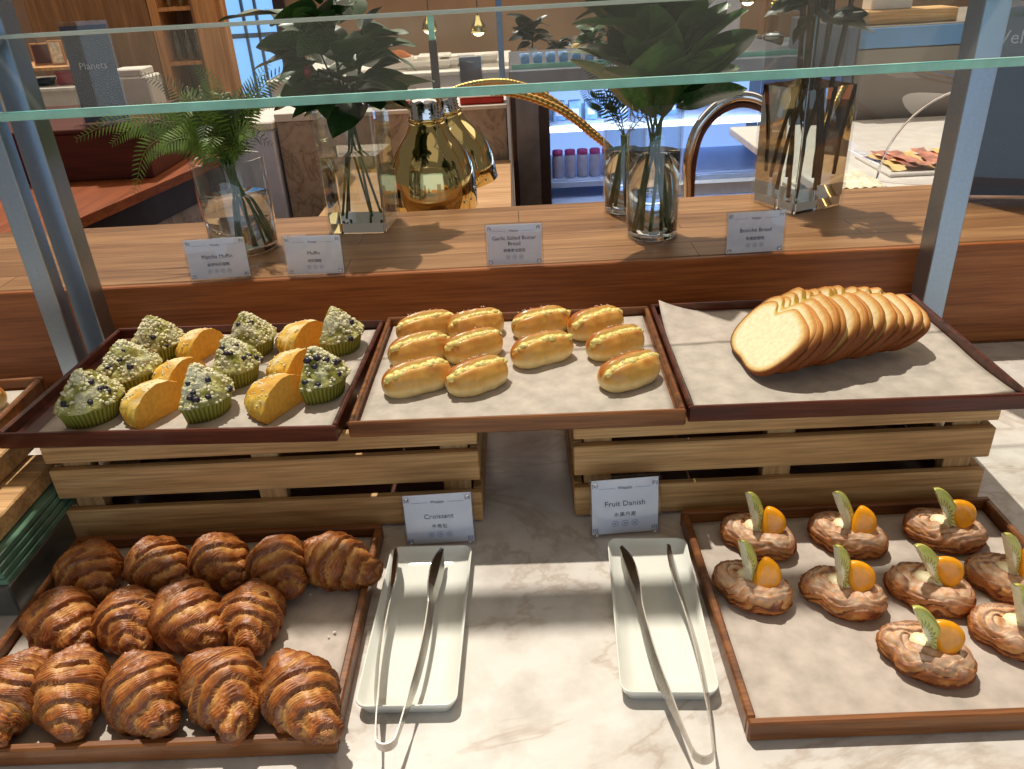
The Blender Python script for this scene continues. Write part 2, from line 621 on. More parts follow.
crate(-.622, -.066, .85, 1.14, 'slatted pine crate under the muffin tray, left of the dark gap')
crate(.056, .590, .85, 1.14, 'slatted pine crate under the sliced bread tray, right of the dark gap')


# ================================================================== trays and papers
def tray(cx, cy, wx, wy, z, h, rz, mat, label, group, rim=.009):
    t = thing('serving_tray', label, 'tray', (cx, cy, z), rz, group)
    x, y = wx / 2, wy / 2
    MB().box(-x + rim, x - rim, -y + rim, y - rim, 0, .008).build('tray_base', mat, t)
    MB().box(-x, x, -y, -y + rim, 0, h, bev=.002).build('rim_side', mat, t)
    MB().box(-x, x, y - rim, y, 0, h, bev=.002).build('rim_side', mat, t)
    MB().box(-x, -x + rim, -y + rim, y - rim, 0, h, bev=.002).build('rim_side', mat, t)
    MB().box(x - rim, x, -y + rim, y - rim, 0, h, bev=.002).build('rim_side', mat, t)
    return t


def sheet(cx, cy, wx, wy, z, rz, label, seed, curl=(0, 0, 0, 0), group='baking papers lining the trays', wave=.0012):
    """thin paper: gentle cockling, optional curled corners (back-left, back-right, front-left, front-right)"""
    n, k = 40, 32
    P = []
    for i in range(n + 1):
        row = []
        for j in range(k + 1):
            u, v = i / n, j / k
            q = noise.noise(Vector((u * 5 + seed * 7, v * 4, seed)))
            zz = .0012 + wave * (q + .6 * noise.noise(Vector((u * 14, v * 11 + seed, 3))))
            for c, (a, b) in zip(curl, ((0, 1), (1, 1), (0, 0), (1, 0))):
                d = math.hypot((u - a) * wx, (v - b) * wy)
                if c and d < .09:
                    zz += c * (1 - d / .09) ** 2
            row.append(((u - .5) * wx, (v - .5) * wy, max(zz, .0003)))
        P.append(row)
    o = MB().grid(P).build('parchment_sheet', M['paper'], None, (cx, cy, z), (0, 0, rz))
    md = o.modifiers.new('thick', 'SOLIDIFY')
    md.thickness = .0003
    md.offset = 1
    return tag(o, label, 'baking paper', group)


G_T = 'wooden trays of the buffet'
tray(-.400, .666, .405, .326, 0, .024, 0, M['tray_wood'], 'brown wooden tray of croissants on the marble, front left', G_T)
tray(.390, .664, .396, .330, 0, .024, 0, M['tray_wood'], 'brown wooden tray of fruit danishes on the marble, front right', G_T)
sheet(-.400, .666, .383, .304, .0082, 0, 'white baking paper lying under the croissants', 1)
sheet(.390, .664, .374, .308, .0082, 0, 'white baking paper lying under the fruit danishes', 2)
ZT = .1495
ALX, ALY, ALR = -.447, 1.005, math.radians(-2.6)
AMX, AMY, AMR = -.0125, 1.000, math.radians(-1.0)
ARX, ARY, ARR = .4055, .9995, math.radians(-1.0)
tray(ALX, ALY, .437, .330, ZT, .022, ALR, M['tray_dark'], 'dark reddish tray of halved muffins on the left crate', G_T, .007)
tray(AMX, AMY, .416, .332, ZT, .022, AMR, M['tray_wood'], 'brown tray of split buns bridging the gap between the crates', G_T, .007)
tray(ARX, ARY, .412, .332, ZT, .022, ARR, M['tray_dark'], 'dark reddish tray of sliced bread on the right crate', G_T, .007)
ZP = ZT + .0082
sheet(ALX + .014, ALY, .385, .306, ZP, ALR, 'white baking paper lying under the halved muffins', 3)
sheet(AMX, AMY, .396, .312, ZP, AMR, 'white baking paper lying under the split buns', 4)
sheet(ARX + .002, ARY + .002, .392, .312, ZP, ARR, 'white baking paper with a curled corner under the sliced bread', 5, (.022, .006, 0, .006))


# ================================================================== croissants
def croissant_mesh(seed, L, R, fat, bend):
    rnd = random.Random(seed)
    nu, nv = 240, 64
    k = rnd.uniform(3.2, 4.0)
    ph, sl = rnd.uniform(0, 6.28), rnd.uniform(.04, .09)
    off = rnd.uniform(0, .5)
    dark, mid, light = lin((104, 48, 16)), lin((170, 92, 36)), lin((214, 154, 84))
    P, C = [], []
    for i in range(nu + 1):
        u = i / nu
        x = (u - fat) * L
        s0 = (u - fat) / (1 - fat) if u > fat else (fat - u) / fat
        env = (1 - (.50 if u > fat else .44) * sst(.12, .84, s0)) * max(0., 1 - s0 ** 6) ** .5
        cy = bend * ((u - .5) ** 2) * 4 - bend * .4
        row, cr = [], []
        for j in range(nv):
            a = 2 * PI * j / nv
            d = Vector((u * 3.0, math.cos(a), math.sin(a)))
            wob = noise.noise(d * 1.3 + Vector((seed * 5.7, 0, 0)))
            s = s0 + sl * math.sin(a + ph) + .04 * math.sin(2 * a + 2 * ph) + .085 * wob + .02 * noise.noise(d * 4 + Vector((seed, 0, 0)))
            lay = k * s + off
            fr = lay - math.floor(lay)
            step = .0058 * (fr ** .8 - .5) if fr < .95 else .0058 * (.46 - (fr - .95) * 19)
            stri = math.sin(2 * PI * (s * 25 + 1.8 * wob)) * .00085 * sst(.02, .3, 1 - fr + .2)
            rough = .0013 * noise.noise(d * 7 + Vector((seed, 2, 0))) + .0042 * noise.noise(d * 1.1 + Vector((2, seed * 3, 0)))
            r = R * env + (step + stri + rough) * sst(0, .35, env) + .0005
            y, z = r * math.cos(a) * 1.04 + cy, r * math.sin(a)
            z = z * .94
            if z < -.66 * R:
                z = -.66 * R + (z + .66 * R) * .12
            row.append((x, y, z))
            t = fr + .35 * wob
            tone = mixc(light, mid, sst(.12, .55, t))
            tone = mixc(tone, dark, sst(.5, 1.0, t) * .7)
            tone = mixc(tone, light, .55 * sst(.1, 1., math.sin(2 * PI * (s * 25 + 1.8 * wob))) * (1.15 - .7 * fr))
            tone = mixc(tone, dark, .55 * sst(.15, .6, noise.noise(d * 2.6 + Vector((seed * 2, 9, 1)))))
            tone = mixc(tone, dark, .45 * sst(.75, 1, s0))
            cr.append(tone)
        P.append(row)
        C.append(cr)
    mb = MB()
    mb.grid(P, False, True, 0, True, C)
    for e, row, cc in ((0, P[0], C[0]), (1, P[-1], C[-1])):
        mb.add(row, [tuple(range(nv))], 0, True, cc)
    return mb.build('croissant', M['croissant'], mesh_only=True)


CRO = [  # x, y, heading of the tapered end, length, radius, bend, where
    (-.543, .745, -58, .100, .0335, .004, 'croissant in the back row of the croissant tray, leftmost, by the crate corner'),
    (-.463, .752, -40, .100, .0320, .006, 'croissant in the back row, second from the left end'),
    (-.389, .755, -48, .094, .0315, .004, 'croissant in the middle of the back row of its tray'),
    (-.312, .742, -58, .100, .0325, .005, 'croissant in the back row, second from the right end'),
    (-.242, .744, -32, .104, .0325, .006, 'croissant in the back right corner of the tray, its tip towards the rim'),
    (-.537, .663, -45, .104, .0335, .005, 'croissant leftmost of the middle row of croissants'),
    (-.459, .660, -62, .096, .0320, .006, 'croissant in the middle row touching the larger one on its right'),
    (-.394, .660, -42, .108, .0350, .005, 'large croissant in the middle row touching the one on its left'),
    (-.320, .660, -76, .100, .0320, .002, 'croissant at the right end of the middle row, tip pointing at the viewer'),
    (-.532, .563, -86, .108, .0330, .002, 'croissant cut off by the left edge of the photo, front row'),
    (-.478, .566, -66, .110, .0330, .006, 'croissant in the front row beside the one cut off by the frame'),
    (-.402, .558, -50, .108, .0335, .004, 'croissant in the middle of the front row, palest bands near its tip'),
    (-.323, .555, -52, .112, .0350, -.012, 'croissant in the front row with a horn sticking up at its back'),
    (-.241, .548, -54, .118, .0330, .004, 'croissant in the front right corner of the tray, lying apart from the rest'),
]
for i, (x, y, hd, L, R, b, lab) in enumerate(CRO):
    me = croissant_mesh(11 + i, L * 1.10, R * 1.02, .42, b)
    o = link('croissant', me, None, (x, y + .005, .0095 + .67 * R * 1.02), (0, 0, math.radians(hd)))
    tag(o, lab, 'croissant', 'croissants on the lower left tray')
tag(MB().blob((-.2275, .650, .0118), .002, .0015, .0012).blob((-.233, .6435, .0118), .0014, .001, .001).build('pastry_crumb', M['danish']),
    'brown crumbs on the bare paper near the right rim of the croissant tray', 'crumb')


# ================================================================== danishes
def danish_mesh(seed):
    rnd = random.Random(seed)
    nu, nv = 130, 120
    dark, mid, lt, sug = lin((124, 62, 22)), lin((204, 124, 54)), lin((226, 162, 92)), lin((236, 218, 192))
    P, C = [], []
    nl = rnd.choice((9, 10, 11))
    u0 = rnd.uniform(3.9, 4.4)
    for i in range(nu):
        a = 2 * PI * i / nu
        notch = math.exp(-((a - u0) / .22) ** 2)
        notch2 = math.exp(-((a - 1.2) / .25) ** 2)
        ax, ay = .0275 * (1 - .12 * notch), .0140 * (1 - .14 * notch2)
        cx, cy = ax * math.cos(a), ay * math.sin(a)
        nxy = Vector((math.cos(a) * .8, math.sin(a) * 1.1, 0)).normalized()
        row, cr = [], []
        for j in range(nv):
            b = 2 * PI * j / nv
            d = Vector((cx * 40, cy * 40, 0)) + Vector((nxy.x * math.cos(b), nxy.y * math.cos(b), math.sin(b)))
            wob = noise.noise(d * 1.1 + Vector((seed * 4.1, 0, 0)))
            ph = nl * (b / (2 * PI)) + .9 * math.sin(a + seed) + 1.1 * wob + .5 * math.sin(2 * a)
            fr = ph - math.floor(ph)
            r = .0185 * (1 + .12 * noise.noise(d * .8 + Vector((0, seed * 2.2, 0)))) * (1 - .16 * notch)
            r += (.0036 * (fr - .5) if fr < .85 else .0036 * (.35 - (fr - .85) * 5.6))
            r += .0008 * noise.noise(d * 5)
            px, py = cx + nxy.x * r * math.cos(b), cy + nxy.y * r * math.cos(b)
            pz = r * math.sin(b) * .92
            if pz < -.0125:
                pz = -.0125 + (pz + .0125) * .1
            row.append((px, py, pz))
            tone = mixc(lt, mid, sst(.1, .6, fr))
            tone = mixc(tone, dark, 1.0 * sst(.60, .95, fr))
            tone = mixc(tone, dark, .5 * sst(.1, .55, noise.noise(d * 2.2 + Vector((4, seed, 0)))))
            dust = sst(.15, .95, math.sin(b)) * (.45 + .5 * noise.noise(d * 3.3 + Vector((seed, 7, 0)))) * (1 - .55 * sst(.55, .95, fr))
            tone = mixc(tone, sug, 1.0 * dust)
            cr.append(tone)
        P.append(row)
        C.append(cr)
    return MB().grid(P, True, True, 0, True, C).build('pastry_shell', M['danish'], mesh_only=True)


def kiwi_mesh():
    n, k = 26, 6
    g1, g2, core, skin, seed_c = lin((218, 216, 122)), lin((200, 206, 96)), lin((244, 240, 200)), lin((160, 150, 80)), lin((30, 26, 20))
    hl, hw_, th = .0325, .0150, .0050
    P = {}
    mb = MB()
    out = []
    for i in range(n + 1):
        t = PI * i / n
        out.append((hw_ * max(0, math.sin(t)) ** .9, -hl * math.cos(t)))
    for sgn in (-1, 1):
        G, Cc = [], []
        for i in range(n + 1):
            row, cr = [], []
            for j in range(k + 1):
                q = j / k
                row.append((out[i][0] * q, sgn * th * (1 - .35 * q ** 4), out[i][1] * (.06 + .94 * q) if q < 1 else out[i][1]))
                c = mixc(core, g1, sst(.15, .38, q))
                c = mixc(c, g2, sst(.55, .9, q))
                if q == 2 / 6 or q == 3 / 6:
                    c = mixc(c, seed_c, .85 if (i + j) % 3 == 0 else 0)
                if q == 1:
                    c = skin
                cr.append(c)
            G.append(row)
            Cc.append(cr)
        mb.grid(G, False, False, 0, True, Cc)
    rim = [[(o[0], -th * .65, o[1]), (o[0] * 1.03, 0, o[1] * 1.02), (o[0], th * .65, o[1])] for o in out]
    mb.grid(rim, False, False, 0, True, [[skin, g2, skin] for _ in out])
    flat = [[(0, -th, -hl * math.cos(PI * i / n)), (-.0006, 0, -hl * math.cos(PI * i / n)), (0, th, -hl * math.cos(PI * i / n))] for i in range(n + 1)]
    mb.grid(flat, False, False, 0, True, [[core, core, core] for _ in out])
    return mb.build('kiwi_slice', M['kiwi'], mesh_only=True)


def mandarin_mesh():
    n, k = 30, 9
    hl, hw_, th = .0205, .0245, .0062
    out = []
    for i in range(n):
        a = 2 * PI * i / n
        x, z = math.cos(a), math.sin(a)
        out.append((hw_ * x if x > 0 else .0045 * x, hl * z * (1 if x > 0 else .96)))
    cx = hw_ * .36
    mb = MB()
    for sgn in (-1, 1):
        G = []
        for j in range(k + 1):
            q = max(.02, j / k)
            G.append([(cx + (o[0] - cx) * q, sgn * th * max(0, 1 - q ** 3) ** .5, o[1] * q) for o in out])
        mb.grid(G, False, True)
        mb.add(G[0], [tuple(range(n))], 0, True)
    return mb.build('mandarin_segment', M['mandarin'], mesh_only=True)


KM, MM = kiwi_mesh(), mandarin_mesh()
CREAM = MB().blob((0, 0, .010), .022, .012, .010, 8, 16, 0, 3, .25).build('cream_filling', M['cream'], mesh_only=True)
DAN = [  # x, y, heading, kiwi tilt, kiwi yaw, mandarin tilt, label
    (.276, .762, -36, -14, 28, 10, 'danish at the back left of its tray, partly behind the one in front of it'),
    (.383, .757, -32, -22, 40, 20, 'danish in the middle of the back row, kiwi slice leaning left'),
    (.501, .757, -28, -26, -6, -24, 'danish in the back right corner with a long bright kiwi slice'),
    (.244, .674, -38, -12, 32, 22, 'danish in the left of the middle row, a tall pointed mandarin beside pale kiwi'),
    (.341, .659, -34, -10, 20, -6, 'danish in the middle of the tray, upright kiwi slice and round mandarin piece'),
    (.437, .659, -34, -30, 8, -28, 'danish right of centre, kiwi and mandarin both leaning left'),
    (.531, .668, -36, -18, 20, 6, 'danish cut by the right edge of the photo, kiwi slice showing'),
    (.391, .568, -38, -26, -4, -12, 'danish nearest the viewer, alone at the front of its tray'),
    (.497, .590, -30, -16, 20, 8, 'danish at the right edge of the photo, only its left end showing'),
]
for i, (x, y, hd, kt, ky, mtl, lab) in enumerate(DAN):
    t = thing('fruit_danish', lab, 'pastry', (x, y + .008, .0095 + .0128), 0, 'fruit danishes on the lower right tray')
    h = math.radians(hd)
    link('pastry_shell', danish_mesh(40 + i), t, (0, 0, 0), (0, 0, h))
    link('cream_filling', CREAM, t, (0, 0, 0), (0, 0, h))
    o = link('kiwi_slice', KM, t)
    o.location = (-.010, -.003, .034)
    o.rotation_euler = Euler((math.radians(-8), math.radians(kt), math.radians(ky)), 'ZYX').to_matrix().to_euler()
    o = link('mandarin_segment', MM, t)
    o.location = (.0045, -.006, .0265)
    o.rotation_euler = Euler((math.radians(-22), math.radians(mtl), math.radians(-12)), 'ZYX').to_matrix().to_euler()


# ================================================================== halved muffins
def half_round(mb, prof, nseg, colf, disp, pleat_to, mi, cut_mi):
    """prof: list of (r, z); revolved through 180 degrees (x >= 0), the cut face lies in the plane x = 0"""
    P, C = [], []
    for i, (r, z) in enumerate(prof):
        row, cr = [], []
        for j in range(nseg + 1):
            a = -PI / 2 + PI * j / nseg
            rr = r + disp(r, z, a, i)
            row.append((rr * math.cos(a), rr * math.sin(a), z + (disp(r, z, a, i) * .7 if i > pleat_to else 0)))
            cr.append(colf(r, z, a, i))
        P.append(row)
        C.append(cr)
    mb.grid(P, False, False, mi, True, C)
    left = [r[0] for r in P]
    right = [r[-1] for r in P]
    for a in left, right:
        for q in range(len(a)):
            a[q] = (0., a[q][1], a[q][2])
    mb.grid([left, [(-.0003, (l[1] + r[1]) / 2, l[2]) for l, r in zip(left, right)], right], False, False, cut_mi, False,
            [[lin((214, 170, 70))] * len(left)] * 3)
    return mb


def muffin_half(x, y, rz, seed, sc, lab, nb, z0):
    rnd = random.Random(seed)
    t = thing('muffin_half', lab, 'muffin', (x, y, z0), rz, 'green halved muffins on the upper left tray')
    g1, g2 = lin((110, 108, 34)), lin((158, 152, 62))
    # pleated paper cup
    cup = MB()
    prof = [(.0385 * sc, .0), (.0405 * sc, .009 * sc), (.043 * sc, .018 * sc), (.0470 * sc, .028 * sc)]

    def dcup(r, z, a, i):
        return .0009 * math.sin(a * 46)

    def ccup(r, z, a, i):
        return mixc(g1, g2, .5 + .5 * math.sin(a * 46))
    P, C = [], []
    half_round(cup, [(.001, 0)] + prof, 150, ccup, lambda r, z, a, i: dcup(r, z, a, i) if i else 0, 99, 0, 0)
    cup.build('paper_cup', M['cup'], t)
    # crumb dome
    top = MB()
    h = .076 * sc
    zc = .0282 * sc
    prof = []
    for k in range(26):
        q = k / 25
        r = .0500 * sc * (1 - q ** 1.12) ** .84
        prof.append((max(r, .0004), zc + (h - zc) * q))
    prof = [(.0455 * sc, zc - .0015)] + prof
    pale, olive, white = lin((198, 192, 122)), lin((138, 132, 58)), lin((230, 226, 196))

    def dtop(r, z, a, i):
        d = Vector((r * math.cos(a), r * math.sin(a), z)) * 95
        k = noise.noise(d + Vector((seed * 3, 0, 0))) * .0026 + noise.noise(d * 2.3) * .0013
        return k * min(1., r / .012) + .002 * noise.noise(d * .35 + Vector((seed, 0, 0))) * min(1, r / .02)

    def ctop(r, z, a, i):
        d = Vector((r * math.cos(a), r * math.sin(a), z)) * 70
        q = (z - zc) / (h - zc)
        c = mixc(olive, pale, sst(-.25, .35, noise.noise(d + Vector((seed * 3, 0, 0)))))
        return mixc(c, white, (.20 + .65 * sst(.05, .6, q)) * sst(-.15, .35, noise.noise(d * .7 + Vector((1, seed, 0)))))
    half_round(top, prof, 70, ctop, dtop, 0, 0, 1)
    top.build('muffin_top', [M['muffin'], M['sponge_cut']], t)

    def onsurf(q, a, inset=0.):
        r = .0500 * sc * (1 - q ** 1.12) ** .84 - inset
        return Vector((r * math.cos(a), r * math.sin(a), zc + (h - zc) * q))
    cr = MB()
    for k in range(170):
        q, a = rnd.uniform(.02, .96) ** 1.1, rnd.uniform(-1.5, 1.5)
        p = onsurf(q, a)
        s = rnd.uniform(.0012, .0028)
        cr.blob(p, s * 1.2, s, s * .8, 4, 6, 0, k, .6)
    o = cr.build('crumble', M['crumb'], t)
    o['kind'] = 'stuff'
    for k in range(nb):
        q, a = rnd.uniform(.02, .75), rnd.uniform(-1.4, .6)
        s = rnd.uniform(.0030, .0054)
        MB().blob(onsurf(q, a, .0006), s * 1.15, s, s * .8, 6, 8, 0, k, .4).build('berry', M['berry'], t)


GM = [  # x, y, rz (direction the rounded side faces), scale, berries, label
    (-.566, 1.085, -40, 1.00, 3, 'green muffin half at the back left corner of the muffin tray, by the steel posts'),
    (-.566, .990, -48, 1.06, 5, 'green muffin half second from the front on the left side of the tray'),
    (-.584, .905, -38, 1.04, 7, 'green muffin half at the front left corner with big dark berries'),
    (-.424, 1.084, -28, .98, 2, 'green muffin half at the back, between two yellow cake halves'),
    (-.422, .992, -20, 1.00, 9, 'green muffin half with many berries in the middle of the tray'),
    (-.436, .905, -14, 1.04, 8, 'greenest muffin half, in the front row between two yellow cake halves'),
    (-.291, 1.082, -22, 1.00, 2, 'green muffin half in the back right corner of its tray'),
    (-.290, .940, -16, 1.04, 11, 'green muffin half nearest the bun tray, darkest with berries'),
]
for i, (x, y, r, s, nb, lab) in enumerate(GM):
    muffin_half(x + .006, y + .006, math.radians(r), 70 + i, s * .88, lab, nb, ZP + .0016)


def cake_half(x, y, rz, seed, sc, lab):
    t = thing('sponge_cake_half', lab, 'cake', (x, y, ZP + .0016), rz, 'yellow halved cakes on the upper left tray')
    mb = MB()
    y1, y2, br, wh = lin((244, 200, 88)), lin((226, 168, 58)), lin((206, 150, 90)), lin((244, 226, 176))
    R, H = .045 * sc, .048 * sc
    prof = [(.0005, 0)]
    for k in range(24):
        q = k / 23
        r = R * (.93 + .07 * min(1, q * 4)) * (1 - q ** 2.6) ** .62
        prof.append((max(r, .0004), H * q))

    def disp(r, z, a, i):
        if i == 0:
            return 0
        d = Vector((r * math.cos(a), r * math.sin(a), z)) * 100
        pl = .0011 * math.sin(a * 30) * (1 - sst(.3, .7, z / H))
        return (pl + .0014 * noise.noise(d + Vector((seed, 0, 0)))) * min(1, r / .01)

    def colf(r, z, a, i):
        d = Vector((r * math.cos(a), r * math.sin(a), z)) * 60
        c = mixc(y2, y1, sst(-.3, .3, noise.noise(d + Vector((seed, 0, 0)))))
        c = mixc(c, br, .5 * sst(.6, .95, z / H))
        return mixc(c, wh, .85 * sst(.35, .8, z / H) * sst(-.15, .3, noise.noise(d * .9 + Vector((3, seed, 0)))))
    half_round(mb, prof, 64, colf, disp, 0, 0, 1)
    mb.v = [(p[0] * 1.45, p[1], p[2]) for p in mb.v]
    mb.build('sponge_body', [M['sponge'], M['sponge_cut']], t)
    rnd = random.Random(seed)
    cr = MB()
    for k in range(46):
        q, a = rnd.uniform(.45, .98), rnd.uniform(-1.5, 1.5)
        r = R * (1 - q ** 2.6) ** .62
        s = rnd.uniform(.0008, .0018)
        cr.blob((1.45 * r * math.cos(a), r * math.sin(a), H * q), s * 1.3, s, s * .7, 4, 6, 0, k, .5)
    o = cr.build('crumble', M['crumb'], t)
    o['kind'] = 'stuff'


YM = [
    (-.488, 1.074, 158, .93, 'yellow cake half at the back, right of the corner muffin half'),
    (-.482, .972, 158, .95, 'yellow cake half in the middle of the left column of yellow cakes'),
    (-.486, .893, 152, 1.06, 'yellow cake half in the front row, left of the greenest muffin half'),
    (-.330, 1.076, 152, 1.02, 'yellow cake half at the back, left of the back right corner muffin half'),
    (-.322, .982, 158, .95, 'yellow cake half right of centre, behind the frontmost right-hand cake'),
    (-.322, .893, 152, 1.06, 'yellow cake half at the front right, with a broad lit cut face'),
]
for i, (x, y, r, s, lab) in enumerate(YM):
    cake_half(x + .010, y + .008, math.radians(r), 90 + i, s * .93, lab)


# ================================================================== split buns
def bun_meshes(seed, L, W, H):
    nu, nv = 60, 48
    pale, gold, brown, red = lin((240, 212, 146)), lin((228, 176, 84)), lin((186, 100, 34)), lin((158, 72, 24))
    P, C = [], []
    for i in range(nu + 1):
        u = i / nu * 2 - 1
        env = max(0, 1 - abs(u) ** 3.4) ** .52
        row, cr = [], []
        for j in range(nv):
            a = 2 * PI * j / nv
            y, z = math.cos(a), math.sin(a)
            d = Vector((u * 2, y, z))
            split = math.exp(-((y + .30) / .17) ** 2) * sst(.2, .7, z) * sst(0, .25, 1 - abs(u))
            lump = .05 * noise.noise(d * 1.6 + Vector((seed * 3, 0, 0))) + .022 * noise.noise(d * 5 + Vector((0, seed, 0)))
            k = env * (1 + lump) - .22 * split
            lip = .10 * math.exp(-((abs(y + .30) - .30) / .12) ** 2) * sst(.3, .8, z) * env
            yy = W * y * k
            zz = H * (z * (k + lip) if z > 0 else max(z * k, -.62 * (1 if env > .2 else env * 5)))
            row.append((u * L, yy + .002 * math.sin(u * 2 + seed), zz))
            c = mixc(pale, gold, sst(-.25, .25, z + .2 * lump * 8))
            c = mixc(c, brown, (.95 if y > -.3 else .60) * sst(.20, .75, z) * sst(.12, .30, abs(y + .30)) * (.75 + .7 * noise.noise(d * 2 + Vector((seed, 1, 0)))))
            c = mixc(c, red, .55 * sst(.5, .9, z) * sst(-.1, .2, y))
            c = mixc(c, lin((246, 222, 140)), split)
            cr.append(c)
        P.append(row)
        C.append(cr)
    body = MB().grid(P, False, True, 0, True, C)
    for rw, cc in ((P[0], C[0]), (P[-1], C[-1])):
        body.add(rw, [tuple(range(nv))], 0, True, cc)
    fil = MB()
    rnd = random.Random(seed)
    n = 26
    for k in range(n):
        u = -.86 + 1.72 * k / (n - 1)
        env = max(0, 1 - abs(u) ** 3.4) ** .52
        s = rnd.uniform(.0036, .0072)
        fil.blob((u * L, -.30 * W * env + rnd.uniform(-.003, .003), H * (.80 * env) - .001 + rnd.uniform(-.0012, .0012)), s * 1.15, s * .95, s * .75, 6, 10, 0, k + seed, .35)
    sug = MB()
    for k in range(16):
        u, y = rnd.uniform(-.7, .7), rnd.choice((-1, 1)) * rnd.uniform(.25, .5)
        env = max(0, 1 - abs(u) ** 3.4) ** .52
        s = rnd.uniform(.0006, .0011)
        sug.blob((u * L, W * y * env, H * env * math.sqrt(1 - y * y) * 1.05), s, s, s, 4, 5, 0, k)
    return (body.build('bun_body', M['bun'], mesh_only=True), fil.build('butter_filling', M['fill'], mesh_only=True),
            sug.build('sugar_grains', M['sugar'], mesh_only=True))


BUN = [
    (-.150, 1.112, 22, 'split bun at the back left corner of the bun tray'),
    (-.153, 1.032, 26, 'split bun second from the front in the leftmost column'),
    (-.147, .944, 30, 'split bun at the front left corner of the bun tray'),
    (-.074, 1.112, 24, 'split bun at the back of the second column from the left'),
    (-.074, 1.036, 28, 'split bun in the middle of the second column from the left'),
    (-.066, .941, 30, 'split bun at the front of the second column, its top the reddest'),
    (.026, 1.106, 16, 'split bun at the back of the third column, behind a paler one'),
    (.024, 1.012, 24, 'palest split bun, alone in front in the third column'),
    (.108, 1.094, 32, 'split bun at the back right of the bun tray'),
    (.129, 1.022, 30, 'split bun second from the front at the right side of the bun tray'),
    (.137, .934, 34, 'split bun at the front right corner by the bread tray'),
]
for i, (x, y, hd, lab) in enumerate(BUN):
    rnd = random.Random(300 + i)
    H = .0245
    t = thing('butter_bun', lab, 'bun', (x, y, ZP + .0016 + .62 * H), math.radians(hd), 'split buns on the upper middle tray')
    a, b, c = bun_meshes(120 + i, .0475 * rnd.uniform(.95, 1.04), .0265 * rnd.uniform(.96, 1.05), H)
    link('bun_body', a, t)
    link('butter_filling', b, t)
    o = link('sugar_grains', c, t)
    o['kind'] = 'stuff'


# ================================================================== sliced bread
def slice_mesh(seed, W=.148, H=.074, T=.0086):
    """twin-lobed slice standing in its local y-z plane, thickness along x, front lobe towards -y"""
    n = 72
    out = []
    for k in range(n):
        a = 2 * PI * k / n
        y, z = math.cos(a), math.sin(a)
        r = 1 / (abs(y) ** 3.2 + abs(z) ** 3.2) ** (1 / 3.2)
        yy, zz = y * r, z * r
        if zz > 0:
            zz *= 1 - .40 * math.exp(-((yy - .36) / .19) ** 2) - .10 * abs(yy) - .10 * sst(.3, 1, yy)
            zz += .03 * noise.noise(Vector((yy * 3, seed * .7, 0)))
        else:
            zz *= 1 - .05 * math.exp(-(yy / .3) ** 2)
            yy *= .92 + .08 * (1 + zz)
        out.append((yy * W / 2, (zz + 1) * H / 2))
    crust, gold, crumb, ring, green = lin((134, 70, 26)), lin((198, 128, 52)), lin((248, 234, 194)), lin((228, 190, 118)), lin((206, 190, 74))
    cy, cz = 0, H * .46

    def ins(k, q):
        return (cy + (out[k][0] - cy) * q, cz + (out[k][1] - cz) * q)

    def cc(k):
        yy, zz = out[k][0] / (W / 2), out[k][1] / H
        c = mixc(crust, gold, sst(.62, .95, zz))
        c = mixc(c, green, .8 * math.exp(-((yy - .36) / .16) ** 2) * sst(.5, .7, zz))
        return c
    mb = MB()
    rows, cols = [], []
    for x, q, c in ((-.5, 0.02, crumb), (-.5, .45, crumb), (-.5, .80, crumb), (-.5, .91, ring), (-.47, .97, None), (-.38, 1., None), (.38, 1., None),
                    (.47, .97, None), (.5, .91, ring), (.5, .80, crumb), (.5, .45, crumb), (.5, .02, crumb)):
        rows.append([(x * T, *ins(k, q)) for k in range(n)])
        cols.append([c if c else cc(k) for k in range(n)])
    mb.grid(rows, False, True, 0, True, cols)
    mb.add(rows[0], [tuple(range(n))], 0, True, cols[0])
    mb.add(rows[-1], [tuple(range(n))], 0, True, cols[-1])
    return mb.build('bread_slice', M['bread'], mesh_only=True)


NS = 15
for k in range(NS):
    q = k / (NS - 1)
    x = .294 + .186 * q
    y = .971 + .056 * q ** 1.4 + .003 * math.sin(k * 1.7)
    lean = math.radians(47 - 13 * math.sin(PI * q ** .8) + 1.5 * math.sin(k * 1.3) + 8 * q ** 4)
    yaw = math.radians(4 + 6 * q + 2.0 * math.sin(k * 2.3))
    o = link('bread_slice', slice_mesh(200 + k, .150 - .012 * q, .101 - .014 * q ** 2 + .003 * math.sin(k * 2.1)), None)
    m_ = Matrix.Translation((x, y, ZP + .0054)) @ Matrix.Rotation(yaw, 4, 'Z') @ Matrix.Rotation(lean, 4, 'Y')
    o.matrix_world = m_
    words = ['frontmost', 'second', 'third', 'fourth', 'fifth', 'sixth', 'seventh', 'eighth', 'ninth', 'tenth', 'eleventh', 'twelfth', 'thirteenth', 'fourteenth', 'rearmost'][k]
    lab = {'frontmost': 'frontmost slice of the white bread, its whole cream cut face showing',
           'rearmost': 'rearmost slice of the white bread, at the right end of the fan'}.get(words, words + ' slice of white bread counted from the left end of the fan')
    tag(o, lab, 'bread slice', 'bread slices fanned out on the upper right tray')


